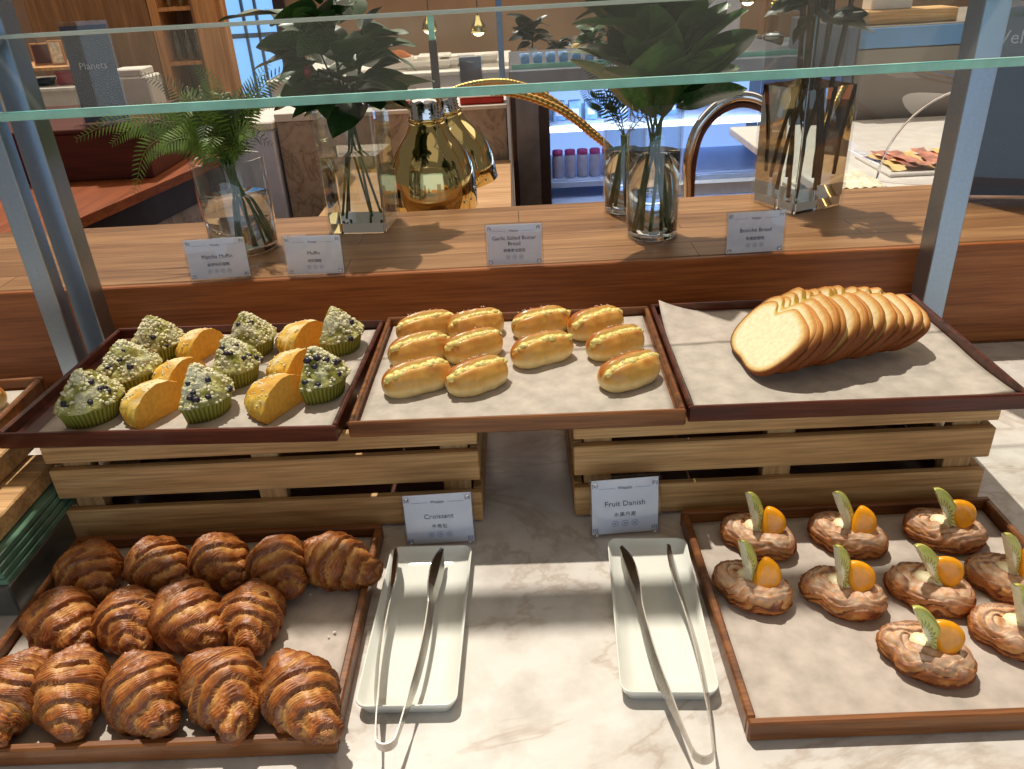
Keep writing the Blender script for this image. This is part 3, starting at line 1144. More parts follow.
# ================================================================== label stands
def label_stand(x, y, z, rz, W, H, lean, name1, cjk, icons, label):
    t = thing('label_stand', label, 'card stand', (x, y, z), rz, 'acrylic label stands along the buffet', rot=(math.radians(-lean), 0, math.radians(rz)))
    dz = .0005
    MB().box(-W / 2, W / 2, -.0065, -.0025, dz, H, bev=.0008).build('front_plate', M['acrylic'], t)
    MB().box(-W / 2, W / 2, .0015, .0055, dz, H, bev=.0008).build('back_plate', M['acrylic'], t)
    for sx in (-1, 1):
        for zz in (.008, H - .006):
            b = MB().lathe([(0.0001, 0), (.0026, 0), (.0026, .0012), (.0001, .0012)], 12,
                           mat=Matrix.Translation((sx * (W / 2 - .008), -.0066, zz)) @ Matrix.Rotation(PI / 2, 4, 'X'))
            b.build('corner_stud', M['vase_base'], t)
    c = MB().box(-W / 2 + .003, W / 2 - .003, -.0015, -.0008, .004, H - .002).build('card', M['card'], t)
    yf = -.00175
    text_mesh('header_lettering', 'Westin', H * .075, M['ink'], c, (0, yf, H * .83))
    for sx in (-1, 1):
        MB().box(min(sx * W * .14, sx * W * .36), max(sx * W * .14, sx * W * .36), yf - .0001, yf + .0001, H * .825, H * .832).build('header_rule', M['ink_soft'], c)
    n = len(name1)
    zc = H * .56 if n == 1 else H * .66
    for k, ln in enumerate(name1):
        text_mesh('name_lettering', ln, H * .125, M['ink'], c, (0, yf, zc - k * H * .13))
    text_mesh('translation_lettering', cjk, H * .085, M['ink'], c, (0, yf, H * .37))
    for k in range(icons):
        ix = (k - (icons - 1) / 2) * H * .15
        b = MB()
        pr = []
        for rr in (H * .052, H * .042):
            pr.append([(ix + rr * math.cos(2 * PI * q / 20), yf, H * .22 + rr * math.sin(2 * PI * q / 20)) for q in range(20)])
        b.grid(pr, False, True, 0, False)
        b.box(ix - H * .018, ix + H * .018, yf - .0001, yf + .0001, H * .205, H * .235)
        b.build('allergen_icon', M['ink_soft'], c)
    for sx in (-1, 1):
        for zz in (.12, .88):
            b = MB()
            for q in range(3):
                b.box(sx * W * .42 - .0035 + q * .0026, sx * W * .42 - .002 + q * .0026, yf - .0001, yf + .0001, H * zz - .003 + (q % 2) * .0015, H * zz + .003)
            b.build('corner_ornament', M['ink_soft'], c)
    return t


label_stand(-.533, 1.333, .19, 4, .109, .076, 5, ['Matcha Muffin'], '抹茶玛芬蛋糕', 4, 'clear card stand at the far left of the ledge, in front of the fern vase')
label_stand(-.362, 1.330, .19, -3, .106, .073, 5, ['Muffin'], '玛芬蛋糕', 3, 'clear card stand on the ledge in front of the square vase of broad leaves')
label_stand(-.010, 1.328, .19, -2, .101, .076, 4, ['Garlic Salted Butter', 'Bread'], '蒜香黄油面包', 3, 'clear card stand in the middle of the ledge behind the buns, two-line name')
label_stand(.408, 1.326, .19, 2, .104, .077, 4, ['Brioche Bread'], '布里欧面包', 3, 'clear card stand on the ledge behind the sliced bread')
label_stand(-.120, .808, 0, 2, .092, .078, 6, ['Croissant'], '牛角包', 3, 'clear card stand on the marble behind the left tongs plate')
label_stand(.118, .812, 0, 3, .091, .085, 6, ['Fruit Danish'], '水果丹麦', 3, 'clear card stand on the marble behind the right tongs plate')


# ================================================================== plates and tongs
def rrect(hx, hy, r, n=6):
    out = []
    for cx, cy, a0 in ((hx - r, hy - r, 0), (-hx + r, hy - r, PI / 2), (-hx + r, -hy + r, PI), (hx - r, -hy + r, 1.5 * PI)):
        for k in range(n + 1):
            a = a0 + PI / 2 * k / n
            out.append((cx + r * math.cos(a), cy + r * math.sin(a)))
    return out


def plate(cx, cy, hx, hy, rz, label):
    prof = [(.84, 0, .0), (.90, .001, 0), (.985, .0135, 0), (1.0, .016, 0), (.995, .0172, 0), (.965, .0165, 0), (.90, .0058, 0), (.5, .0045, 0), (.05, .0045, 0)]
    P = []
    for q, z, _ in prof:
        off = (1 - q) * hx
        P.append([(x, y, z) for x, y in rrect(hx - off, hy - off, max(.002, .012 * q))] if q > .3 else [(x * q, y * q, z) for x, y in rrect(hx, hy, .012)])
    mb = MB().grid(P, False, True)
    mb.add(P[0], [tuple(range(len(P[0])))], 0)
    mb.add(P[-1], [tuple(range(len(P[-1])))], 0)
    o = mb.build('rectangular_plate', M['ceramic'], None, (cx, cy, .0003), (0, 0, math.radians(rz)))
    return tag(o, label, 'plate', 'white tongs plates on the marble')


plate(-.1325, .664, .0515, .122, -1.5, 'white rectangular plate with the tongs beside the croissant tray')
plate(.134, .664, .049, .119, -3.2, 'white rectangular plate with the tongs beside the danish tray')


def tongs(bend, tipl, tipr, z, label):
    t = thing('serving_tongs', label, 'tongs', (bend[0], bend[1], z), 0, 'steel tongs resting on the plates')
    b = Vector((0, 0, 0))
    rb = .0095
    mid = (Vector((tipl[0] + tipr[0], tipl[1] + tipr[1], 0)) / 2 - Vector((bend[0], bend[1], 0))).normalized()
    side = Vector((-mid.y, mid.x, 0))
    for name, tip, sg in (('tong_arm', tipl, 1), ('tong_arm', tipr, -1)):
        tp = Vector((tip[0] - bend[0], tip[1] - bend[1], 0))
        st = mid * rb + side * sg * rb
        n = 40
        pts, hs, tilt = [], [], []
        for k in range(n + 1):
            q = k / n
            p = st.lerp(tp, q) + side * sg * .006 * math.sin(PI * min(1, q / .75)) * (1 if q < .75 else 0)
            pts.append(p)
            h = .0046
            if q > .66:
                v = (q - .66) / .34
                h = .0046 + .0052 * math.sin(PI * min(1, v * .98)) ** .8 * (1 if v < .5 else 1) - .0030 * sst(.7, 1, v)
            hs.append(h)
        rows = []
        for k in range(n + 1):
            d = (pts[min(n, k + 1)] - pts[max(0, k - 1)]).normalized()
            s = Vector((-d.y, d.x, 0))
            q = k / n
            cup = .0016 * sg * sst(.68, .85, q)
            row = []
            for zz, off in ((-1, .0007), (0, .0007), (1, .0007), (1, -.0007), (0, -.0007), (-1, -.0007)):
                hz = hs[k]
                row.append(pts[k] + s * (off + (cup if zz == 0 else 0)) + Vector((0, 0, zz * hz)) + s * sg * -.0034 * sst(.02, .25, q) * zz * hz / .0046 * .8)
            rows.append(row)
        mb = MB().grid(rows, False, True, 0, False)
        mb.add(rows[0], [(0, 1, 2, 3, 4, 5)])
        mb.add(rows[-1], [(0, 1, 2, 3, 4, 5)])
        mb.build(name, M['steel'], t)
    rows = []
    for k in range(17):
        a = PI * k / 16
        c = mid * rb + side * rb * math.cos(a) - mid * rb * math.sin(a)
        o = (side * math.cos(a) - mid * math.sin(a))
        rows.append([c + o * off + Vector((0, 0, zz)) for zz, off in ((-.0052, .0009), (.0052, .0009), (.0052, -.0009), (-.0052, -.0009))])
    mb = MB().grid(rows, False, True, 0, False)
    mb.build('spring_bend', M['steel'], t)
    return t


tongs((-.147, .488), (-.172, .770), (-.114, .767), .0272, 'steel tongs on the left plate beside the croissants')
tongs((.143, .462), (.106, .756), (.163, .755), .0272, 'steel tongs on the right plate beside the danishes')


# ================================================================== sneeze guard
def post(x0, x1, y0, y1, label):
    t = thing('guard_post', label, 'post', ((x0 + x1) / 2, y0, 0), 0, 'steel posts of the sneeze guard')
    h, d = (x1 - x0) / 2, y1 - y0
    MB().box(-h, h, 0, d, .004, 1.38, bev=.0015).build('post_tube', M['brushed'], t)
    MB().box(-h - .012, h + .012, -.012, d + .012, 0, .004, bev=.001).build('foot_plate', M['brushed'], t)
    return t


post(-.766, -.729, 1.252, 1.297, 'brushed steel post of the sneeze guard at the left, the one nearer the muffins')
post(-.786, -.752, 1.196, 1.226, 'outermost brushed steel post at the left edge of the photo')
post(.681, .721, 1.250, 1.297, 'brushed steel post of the sneeze guard right of the sliced bread')

gt = thing('sneeze_guard_glass', 'clear glass sneeze guard pane with a teal front edge crossing above the trays', 'glass pane', (0, 1.0, .527))
sl = math.atan2(.085, .25)
ca, sa = math.cos(sl), math.sin(sl)
gm = Matrix(((1, 0, 0, 0), (0, ca, -sa, 0), (0, sa, ca, 0), (0, 0, 0, 1)))
MB().box(-1.15, 1.15, .0035, .2405, -.0045, .0045, mat=gm).build('glass_panel', M['pane'], gt)
MB().box(-1.15, 1.15, 0, .0034, -.0056, .0056, mat=gm, bev=.0008).build('front_edge', M['pane_edge'], gt)
MB().box(-1.15, 1.15, .2406, .2426, -.003, .003, mat=gm, bev=.0008).build('rear_edge', plain('rear_glass_edge', (176, 186, 180), .2, 0, .05, 20.), gt)
for x in (-.7475, .701):
    MB().box(x - .016, x + .016, .205, .262, -.0125, -.0046, mat=gm, bev=.001).build('clamp', M['brushed'], gt)
rail = thing('shadow_rail', 'added steel rail on the posts, out of view, casting the shadow band below', 'rail', (0, 1.275, 1.38))  # unseen rail, added and set this high to throw the shaded band
MB().box(-1.2, 1.1, -.024, .024, .0005, .05, bev=.002).build('rail_tube', M['brushed'], rail)


# ================================================================== vases
def round_vase(x, y, r, h, wl, label, th=.0035, base=.014, z0=.19):
    t = thing('glass_vase', label, 'vase', (x, y, z0), 0)
    MB().lathe([(.0005, .0002), (r - .003, .0002), (r, .003), (r, base), (r, h - .002), (r - th / 2, h), (r - th, h - .002), (r - th, base + .001)], 48).build('vase_wall', M['vase'], t)
    MB().lathe([(.0005, .0008), (r - .006, .0008), (r - .0035, .003), (r - .0035, base), (.0005, base)], 48).build('vase_base', M['vase_base'], t)
    MB().lathe([(.0005, base + .0006), (r - th - .0004, base + .0006), (r - th - .0004, wl), (.0005, wl)], 48).build('water', M['water'], t)
    return t


def square_vase(x, y, hx, h, wl, rz, label, th=.004, base=.022, z0=.19):
    t = thing('glass_vase', label, 'vase', (x, y, z0), math.radians(rz))

    def ring(q, z, c=.006):
        return [(px, py, z) for px, py in rrect(q, q, max(.0008, c), 4)]
    P = [ring(hx - .002, .0002), ring(hx, .003), ring(hx, h - .0015), ring(hx - th / 2, h), ring(hx - th, h - .0015, .003), ring(hx - th, base + .001, .003)]
    mb = MB().grid(P, False, True, 0, False)
    mb.add(P[0], [tuple(range(len(P[0])))])
    mb.build('vase_wall', M['vase'], t)
    P = [ring(hx - .005, .0008), ring(hx - .005, base)]
    mb = MB().grid(P, False, True, 0, False)
    for q in P:
        mb.add(q, [tuple(range(len(q)))])
    mb.build('vase_base', M['vase_base'], t)
    P = [ring(hx - th - .0004, base + .0006, .003), ring(hx - th - .0004, wl, .003)]
    mb = MB().grid(P, False, True, 0, False)
    for q in P:
        mb.add(q, [tuple(range(len(q)))])
    mb.build('water', M['water'], t)
    return t


round_vase(-.543, 1.512, .067, .176, .105, 'round glass vase of ferns at the left of the ledge, half full of water')
square_vase(-.322, 1.625, .062, .257, .155, -6, 'square glass vase of broad dark leaves beside the brass lamps')
round_vase(.252, 1.462, .0495, .245, .157, 'tall round glass vase in front of the small one, holding broad leaves')
round_vase(.222, 1.640, .043, .184, .125, 'small round glass vase half hidden behind the tall round one')
square_vase(.577, 1.625, .066, .362, .235, 24, 'large square glass vase with thick brown stems at the right of the ledge')


# ================================================================== plants
def leaf_mesh(L, W, curl, fold, mat, name='leaf', wave=0.):
    n, k = 12, 4
    P = []
    for i in range(n + 1):
        q = i / n
        wd = W * (max(0, math.sin(PI * q ** .85)) ** .8) * (1 - .15 * q) if 0 < q < 1 else 0.0004
        row = []
        for j in range(-k, k + 1):
            v = j / k
            row.append((q * L, v * wd, abs(v) * wd * fold - curl * L * q * q + wave * W * math.sin(q * 9) * v))
        P.append(row)
    return MB().grid(P).build(name, mat, mesh_only=True)


LEAF = {k: [leaf_mesh(1, w_, c_, f_, M[k], 'leaf', .06) for w_, c_, f_ in ((.36, .10, .22), (.31, .22, .2), (.40, .05, .25), (.30, .32, .22))] for k in ('leaf', 'leaf_light', 'leaf_dark')}


def orient(d, roll=0.):
    d = Vector(d).normalized()
    zz = Vector((0, 0, 1)) - d * d.z
    if zz.length < .05:
        zz = Vector((0, -1, 0))
    zz.normalize()
    yy = zz.cross(d)
    return Matrix((d, yy, zz)).transposed().to_4x4() @ Matrix.Rotation(roll, 4, 'X')


def put_leaf(parent, kind, p, d, L, rnd, roll=None):
    o = link('leaf', rnd.choice(LEAF[kind]), parent)
    o.matrix_local = Matrix.Translation(p) @ orient(d, rnd.uniform(-.7, .7) if roll is None else roll) @ Matrix.Scale(L, 4)
    return o


def bouquet(x, y, z, label, kind, nst, base_r, neck, neck_r, top, spread, nleaf, Ll, seed, smat, sr=.0022, cat='plant', group=None, bottom=.024):
    """stems crossing at a neck, splaying to the vase floor and to a leafy crown"""
    t = thing('leaf_bouquet', label, cat, (x, y, z), 0, group)
    rnd = random.Random(seed)
    tips = []
    for k in range(nst):
        a = 2 * PI * k / nst + rnd.uniform(-.3, .3)
        b = a + PI + rnd.uniform(-.4, .4)
        lo = (base_r * math.cos(a), base_r * math.sin(a), bottom + rnd.uniform(0, .008))
        nk = (neck_r * math.cos(a + 1.5), neck_r * math.sin(a + 1.5), neck)
        hi = (spread * .55 * math.cos(b), spread * .55 * math.sin(b), top * rnd.uniform(.8, 1))
        pts = catmull([lo, nk, hi], 14)
        MB().tube(pts, [sr * (1.15 - .5 * i / 14) for i in range(15)], 8).build('stem', smat, t)
        tips.append((pts[-1], pts[-4], b))
    return t, tips, rnd


# broad dark leaves in the square vase
t, tips, rnd = bouquet(-.322, 1.625, .19, 'bunch of broad dark green leaves standing in the left square vase', 'leaf', 6, .040, .200, .006, .40, .10, 0, .1, 5, M['stem'], .0024)
for k in range(14):
    a = 2 * PI * k / 14
    put_leaf(t, 'leaf', Vector((.03 * math.cos(a), .03 * math.sin(a), .262 + .012 * (k % 3))), Vector((math.cos(a), math.sin(a), .18 * (k % 4) - .12)), .10 + .01 * (k % 3), rnd)
for k in range(58):
    a = rnd.uniform(0, 2 * PI)
    r = rnd.uniform(.015, .10)
    z = rnd.uniform(.262, .46)
    p = Vector((r * .55 * math.cos(a), r * .5 * math.sin(a), z - .02))
    d = Vector((math.cos(a) * 1.0, math.sin(a) * .9, rnd.uniform(-.25, .95)))
    put_leaf(t, 'leaf' if rnd.random() < .75 else 'leaf_light', p, d, rnd.uniform(.075, .125), rnd)
for p, d, L in (((-.05, -.03, .345), (-1, -.2, -.12), .11), ((-.03, -.05, .33), (-.6, -.6, -.15), .10), ((.0, -.05, .30), (.2, -1, .25), .10),
                ((.04, -.04, .29), (.9, -.5, .05), .09), ((-.02, -.05, .29), (-.3, -1, .5), .085), ((.02, -.045, .33), (.5, -.9, .5), .11), ((-.1, -.02, .41), (-1, -.1, .05), .11)):
    put_leaf(t, 'leaf', Vector(p), d, L, rnd, 0)
MB().blob((-.052, -.072, .315), .007, .007, .012, 8, 10, 0, 2, .1).build('red_bud', M['red_bud'], t)
lowl = MB()
for k in range(9):
    a = 2 * PI * k / 9
    p = Vector((.012 * math.cos(a), .012 * math.sin(a), .205))
    q = Vector((.046 * math.cos(a), .046 * math.sin(a), .252))
    o = link('leaf', LEAF['leaf_dark'][k % 4], t)
    o.matrix_local = Matrix.Translation(p) @ orient(q - p, 0) @ Matrix.Scale(.058, 4)

# leaves in the tall round vase
t, tips, rnd = bouquet(.252, 1.462, .19, 'bunch of large green leaves rising from the tall round vase', 'leaf_light', 7, .026, .17, .008, .36, .08, 0, .1, 8, M['stem'], .0026, bottom=.018)
for k in range(44):
    a = rnd.uniform(0, 2 * PI)
    z = rnd.uniform(.25, .42)
    p = Vector((.035 * math.cos(a), .03 * math.sin(a), z - .03))
    d = Vector((math.cos(a), math.sin(a) * .8, rnd.uniform(.3, 1.9)))
    put_leaf(t, 'leaf_light' if rnd.random() < .45 else 'leaf', p, d, rnd.uniform(.10, .16), rnd)
for p, d, L in (((-.02, -.03, .265), (-.7, -.5, .45), .11), ((-.03, -.02, .36), (-1, -.1, .25), .12), ((.03, -.03, .30), (.75, -.4, .75), .14), ((.03, -.01, .26), (.9, .1, .35), .12),
                ((.0, -.03, .25), (.15, -.6, .9), .13), ((-.03, .0, .40), (-1, 0, .05), .11), ((.01, -.03, .22), (.1, -.4, 1), .10), ((-.01, -.03, .22), (-.2, -.4, 1), .10)):
    put_leaf(t, 'leaf_light' if L > .115 else 'leaf', Vector(p), d, L, rnd, .2)


# fine sprigs
def frond_mesh(pts, n, wmax, mat, name='frond', droop=.15, lw=.22, taper=.8, w0=.25):
    path = catmull(pts, n)
    mb = MB()
    mb.tube(path, [.0011 * (1.1 - .8 * i / n) for i in range(n + 1)], 5)
    for i in range(2, n + 1):
        q = i / n
        T = (path[min(n, i + 1)] - path[i - 1]).normalized()
        sd = T.cross(Vector((0, -.85, .55)))
        if sd.length < .1:
            sd = Vector((1, 0, 0))
        sd.normalize()
        upv = sd.cross(T).normalized()
        L = wmax * min(1, (q / w0)) * (1 - taper * max(0, (q - .35) / .65) ** 1.3)
        for s in (-1, 1):
            d = (sd * s * .85 + T * .5 - Vector((0, 0, droop)) + upv * .05).normalized()
            wv = d.cross(upv).normalized()
            a = path[i]
            m1, m2 = a + d * L * .35, a + d * L * .75
            mb.add([a, m1 + wv * L * lw * .5, m2 + wv * L * lw * .38, a + d * L - Vector((0, 0, droop * L * .3)), m2 - wv * L * lw * .38, m1 - wv * L * lw * .5],
                   [(0, 1, 5), (1, 2, 4, 5), (2, 3, 4)], 0, True)
    return mb.build(name, mat, mesh_only=True)


ft = thing('fern_bouquet', 'feathery light green fern fronds spilling left out of the round vase', 'plant', (-.543, 1.512, .19), 0)
rnd = random.Random(21)
FR = [  # tip positions relative to the vase, arched
    [(0, 0, .17), (-.07, -.03, .245), (-.15, -.05, .262), (-.235, -.06, .235)],
    [(0, 0, .17), (-.06, -.03, .225), (-.12, -.05, .21), (-.160, -.06, .135)],
    [(0, 0, .17), (-.08, .0, .235), (-.15, .0, .245), (-.20, -.01, .215)],
    [(0, 0, .17), (-.05, .03, .25), (-.09, .05, .30), (-.15, .06, .325)],
    [(0, 0, .17), (-.02, .04, .25), (-.02, .06, .30), (-.05, .07, .335)],
    [(0, 0, .17), (.03, .03, .25), (.06, .04, .29), (.10, .05, .335)],
    [(0, 0, .17), (.05, .0, .24), (.08, -.01, .28), (.13, -.01, .315)],
    [(0, 0, .17), (.04, .05, .25), (.09, .07, .30), (.18, .09, .335)],
    [(0, 0, .17), (-.03, -.05, .22), (-.06, -.08, .225), (-.10, -.10, .20)],
    [(0, 0, .17), (.01, -.05, .22), (.01, -.08, .225), (.0, -.10, .205)],
    [(0, 0, .17), (.04, -.04, .22), (.06, -.06, .23), (.075, -.08, .225)],
    [(0, 0, .17), (.02, .0, .24), (.02, .0, .27), (.01, -.01, .30)],
    [(0, 0, .17), (-.04, -.01, .23), (-.07, -.03, .25), (-.11, -.05, .25)],
    [(0, 0, .16), (-.01, -.03, .21), (-.03, -.06, .235), (-.05, -.09, .24)],
    [(0, 0, .16), (.03, -.01, .21), (.05, -.03, .24), (.055, -.05, .255)],
    [(0, 0, .16), (.0, .02, .22), (.03, .03, .25), (.06, .03, .27)],
]
for k in range(30):
    a = rnd.uniform(0, 2 * PI)
    r_, hh = rnd.uniform(.035, .110), rnd.uniform(.195, .285)
    FR.append([(0, 0, .165), (.3 * r_ * math.cos(a), .3 * r_ * math.sin(a), .165 + (hh - .165) * .6), (.7 * r_ * math.cos(a), .7 * r_ * math.sin(a), hh),
               (r_ * 1.15 * math.cos(a), r_ * 1.15 * math.sin(a), hh - rnd.uniform(-.01, .03))])
for k, f in enumerate(FR):
    ln = sum((Vector(f[q]) - Vector(f[q + 1])).length for q in range(3))
    link('frond', frond_mesh(f, max(14, int(ln / .0080)), .040 if k < 3 else .032, M['fern'] if k % 4 != 3 else M['fern_dark'], lw=.13), ft)
for k in range(9):
    a = 2 * PI * k / 9
    lo = (.03 * math.cos(a) + .02, .03 * math.sin(a), .018)
    hi = (.012 * math.cos(a + 2.4), .012 * math.sin(a + 2.4), .175)
    MB().tube(catmull([lo, ((lo[0] + hi[0]) / 2, (lo[1] + hi[1]) / 2, .1), hi], 8), .0024, 7).build('stem', M['stem'], ft)

# small vase: sprigs
ft = thing('sprig_bouquet', 'dark needle sprigs standing in the small round vase, fanning to both sides', 'plant', (.222, 1.640, .19), 0)
SP = [[(0, 0, .15), (-.03, 0, .22), (-.06, 0, .27), (-.10, -.01, .31)], [(0, 0, .15), (-.02, .01, .24), (-.04, .01, .29), (-.06, 0, .34)], [(0, 0, .15), (-.04, -.01, .21), (-.07, -.01, .23), (-.095, -.02, .26)],
      [(0, 0, .15), (.05, .02, .22), (.12, .03, .245), (.19, .03, .245)], [(0, 0, .15), (.06, .0, .21), (.12, .01, .225), (.17, .0, .21)], [(0, 0, .15), (-.01, .02, .2), (-.03, .02, .22), (-.035, 0, .19)]]
for f in SP:
    link('frond', frond_mesh(f, 26, .026, M['fern_dark'], lw=.16, droop=.05), ft)
for k in range(5):
    a = 2 * PI * k / 5
    MB().tube([(.022 * math.cos(a), .022 * math.sin(a), .018), (.006 * math.cos(a + 2), .006 * math.sin(a + 2), .155)], .0036, 7).build('stem', M['stem'], ft)

# large square vase: thick stems, dark small leaves
t = thing('leaf_bouquet', 'dark leafy branches on thick brown stems in the large square vase', 'plant', (.577, 1.625, .19), math.radians(24))
rnd = random.Random(33)
for k, (a, b) in enumerate((((-.042, -.03), (-.02, .01)), ((-.02, .02), (.005, -.02)), ((.0, -.04), (.02, .02)), ((.02, -.02), (.03, -.03)), ((.035, .03), (.01, .02)), ((-.03, .035), (-.035, -.02)))):
    pts = [(a[0], a[1], .026 + .006 * k), (a[0] * .6 + b[0] * .4 + .006 * (-1) ** k, a[1] * .6 + b[1] * .4, .14), (b[0], b[1], .26), (b[0] * 1.4, b[1] * 1.4, .42)]
    MB().tube(catmull(pts, 16), [.0046 * (1.1 + .12 * math.sin(i * 1.9 + k)) for i in range(17)], 8).build('stem', M['twig'], t)
for k in range(56):
    a = rnd.uniform(0, 2 * PI)
    z = rnd.uniform(.345, .44)
    p = Vector((.03 * math.cos(a), .03 * math.sin(a), z))
    d = Vector((math.cos(a), math.sin(a), rnd.uniform(-.25, .8)))
    put_leaf(t, 'leaf_dark', p, d, rnd.uniform(.045, .085), rnd)
for p, d, L in (((-.03, -.02, .36), (-1, -.3, -.25), .05), ((-.035, -.01, .345), (-.9, -.2, -.5), .045), ((-.03, .0, .375), (-1, -.1, -.1), .06)):
    put_leaf(t, 'leaf_dark', Vector(p), d, L, rnd, 0)


# ================================================================== stepped riser at the left edge
t = thing('display_riser', 'stepped riser with wooden boards and green glass at the left edge of the photo', 'riser', (-.84, .80, 0))
MB().box(-.22, .222, -.090, .085, 0, .046, bev=.002).build('metal_base', M['grey_metal'], t)
for k in range(4):
    MB().box(-.22, .222 - .002 * k, -.088, .083, .0465 + k * .009, .0545 + k * .009, bev=.001).build('glass_slab', M['green_glass'], t)
MB().box(-.24, .205, -.14, .10, .083, .110, bev=.002).build('lower_board', M['crate'], t)
MB().box(-.26, .168, -.18, .185, .111, .142, bev=.002).build('upper_board', M['crate'], t)
tray(-.885, .845, .386, .340, .1425, .024, math.radians(3), M['tray_wood'], 'brown tray cut by the left edge of the photo, on the stepped riser', G_T)
sheet(-.885, .845, .36, .314, .1425 + .0082, math.radians(3), 'white baking paper in the tray at the left edge of the photo', 9)
t = thing('bread_roll', 'brown bread roll at the left edge of the photo, on the riser tray', 'bread roll', (-.765, .955, .1425 + .0093 + .0145))
a, b, c = bun_meshes(77, .045, .028, .0235)
link('roll_body', a, t)
link('roll_filling', b, t)


# ================================================================== heat lamps
def hose(mb, pts, r, n, ridges):
    p = catmull(pts, n)
    mb.tube(p, [r * (1 + .10 * math.sin(2 * PI * ridges * i / n)) for i in range(n + 1)], 12)
    return mb


def heat_lamp(x, y, z, tilt, sc, arm, base, label, mats=('gold', 'gold_hose'), grp='brass heat lamps behind the ledge'):
    t = thing('heat_lamp', label, 'heat lamp', (base[0], base[1], base[2]), 0, grp)
    mt_ = Matrix.Translation((x - base[0], y - base[1], z - base[2])) @ Matrix.Rotation(tilt, 4, 'Y') @ Matrix.Scale(sc, 4)
    prof = [(.099, 0), (.101, .002), (.101, .045), (.099, .075), (.094, .100), (.083, .128), (.066, .152), (.051, .172), (.043, .190), (.041, .200)]
    inner = [(r - .003, zz - .002) for r, zz in reversed(prof[1:])]
    MB().lathe(prof + inner + [(.097, .0015)], 56, mat=mt_).build('lamp_shade', M[mats[0]], t)
    MB().lathe([(.036, .196), (.036, .238), (.030, .246), (.0005, .248)], 32, mat=mt_).build('neck_collar', M['chrome'], t)
    MB().lathe([(.041, .2002), (.044, .203), (.041, .206)], 32, mat=mt_).build('neck_ring', M[mats[0]], t)
    holes = MB()
    for k in range(10):
        for zz in (.210, .218, .226, .234):
            a = 2 * PI * k / 10
            holes.blob(tuple(mt_ @ Vector((.036 * math.cos(a), .036 * math.sin(a), zz))), .002, .002, .002, 4, 6)
    holes.build('vent_hole', M['black'], t)['kind'] = 'stuff'
    pts = [Vector(q) - Vector(base) for q in arm]
    hose(MB(), pts, .0085, 220, 60).build('flexible_arm', M[mats[1]], t)
    MB().lathe([(.0005, 0), (.055, 0), (.055, .008), (.018, .014), (.014, .05), (.0005, .05)], 32).build('lamp_base', M['chrome'], t)
    return t


heat_lamp(-.196, 1.85, .160, 0, 1.0, [(-.196, 1.85, .404), (-.150, 1.85, .412), (-.072, 1.85, .415), (.016, 1.85, .403), (.104, 1.85, .366), (.171, 1.85, .314), (.225, 1.85, .260), (.262, 1.85, .15), (.268, 1.85, .045)],
          (.268, 1.85, .0), 'bell shaped brass heat lamp in front, hanging behind the square vase and the ledge')
heat_lamp(-.142, 2.11, .150, math.radians(-9), .92, [(-.176, 2.11, .372), (-.13, 2.11, .392), (-.06, 2.1, .402), (.0, 2.1, .397), (.069, 2.1, .370), (.156, 2.1, .307), (.240, 2.1, .225), (.285, 2.1, .12), (.288, 2.1, .045)],
          (.288, 2.10, .0), 'brass heat lamp half hidden behind the bigger one, tilted to the right')
t = thing('curved_pipe', 'polished dark arched pipe standing behind the vases, in front of the fridge', 'pipe', (.43, 2.0, 0), 0)
MB().tube(catmull([(0, 0, 0), (.004, 0, .12), (.0, 0, .20), (.016, 0, .275), (.055, 0, .325), (.105, 0, .349), (.155, 0, .343), (.195, 0, .315), (.215, 0, .27), (.220, 0, .2), (.222, 0, .0)], 60), .0135, 16).build('pipe_arch', M['chrome'], t)
MB().tube(catmull([(.012, -.004, .1), (.013, -.006, .20), (.028, -.006, .268), (.062, -.006, .311), (.107, -.006, .331), (.152, -.006, .326), (.187, -.006, .303), (.204, -.006, .265), (.208, -.004, .1)], 60), .0065, 10).build('inner_strip', M['tray_dark'], t)

# ================================================================== serving counters behind the ledge
t = thing('back_counter', 'tan wooden counter behind the ledge, under the brass lamps', 'counter', (0, 1.74, 0))
MB().box(-.62, -.021, 0, 1.33, -.04, 0).build('counter_top', M['tan'], t)
MB().box(-.020, .98, 0, .60, -.04, 0).build('counter_top', M['tan'], t)
MB().box(-.60, .96, .02, .58, Z_FLOOR, -.04).build('counter_body', M['panel'], t)

t = thing('slant_table', 'cherry coloured table with a pale edge behind the ferns at the left', 'table', (0, 0, 0))
MB().prism([(-2.6, 1.80), (-1.285, 1.80), (-1.0, 3.2), (-2.6, 3.2)], .072, .100).build('table_top', M['cherry'], t)
MB().prism([(-2.6, 1.82), (-1.30, 1.82), (-1.02, 3.19), (-2.6, 3.19)], -.02, .072).build('table_apron', M['fridge_dark'], t)
MB().prism([(-2.6, 1.84), (-1.31, 1.84), (-1.03, 3.17), (-2.6, 3.17)], Z_FLOOR, -.02).build('table_base', M['marble_far'], t)
t = thing('wooden_box', 'dark oxblood box standing on the cherry table at the left', 'box', (-1.50, 2.62, .1005))
MB().box(-.32, .31, 0, .58, 0, .150, bev=.003).build('box_body', M['oxblood'], t)
MB().box(-.33, .32, -.01, .59, .1502, .165, bev=.003).build('box_lid', M['oxblood'], t)


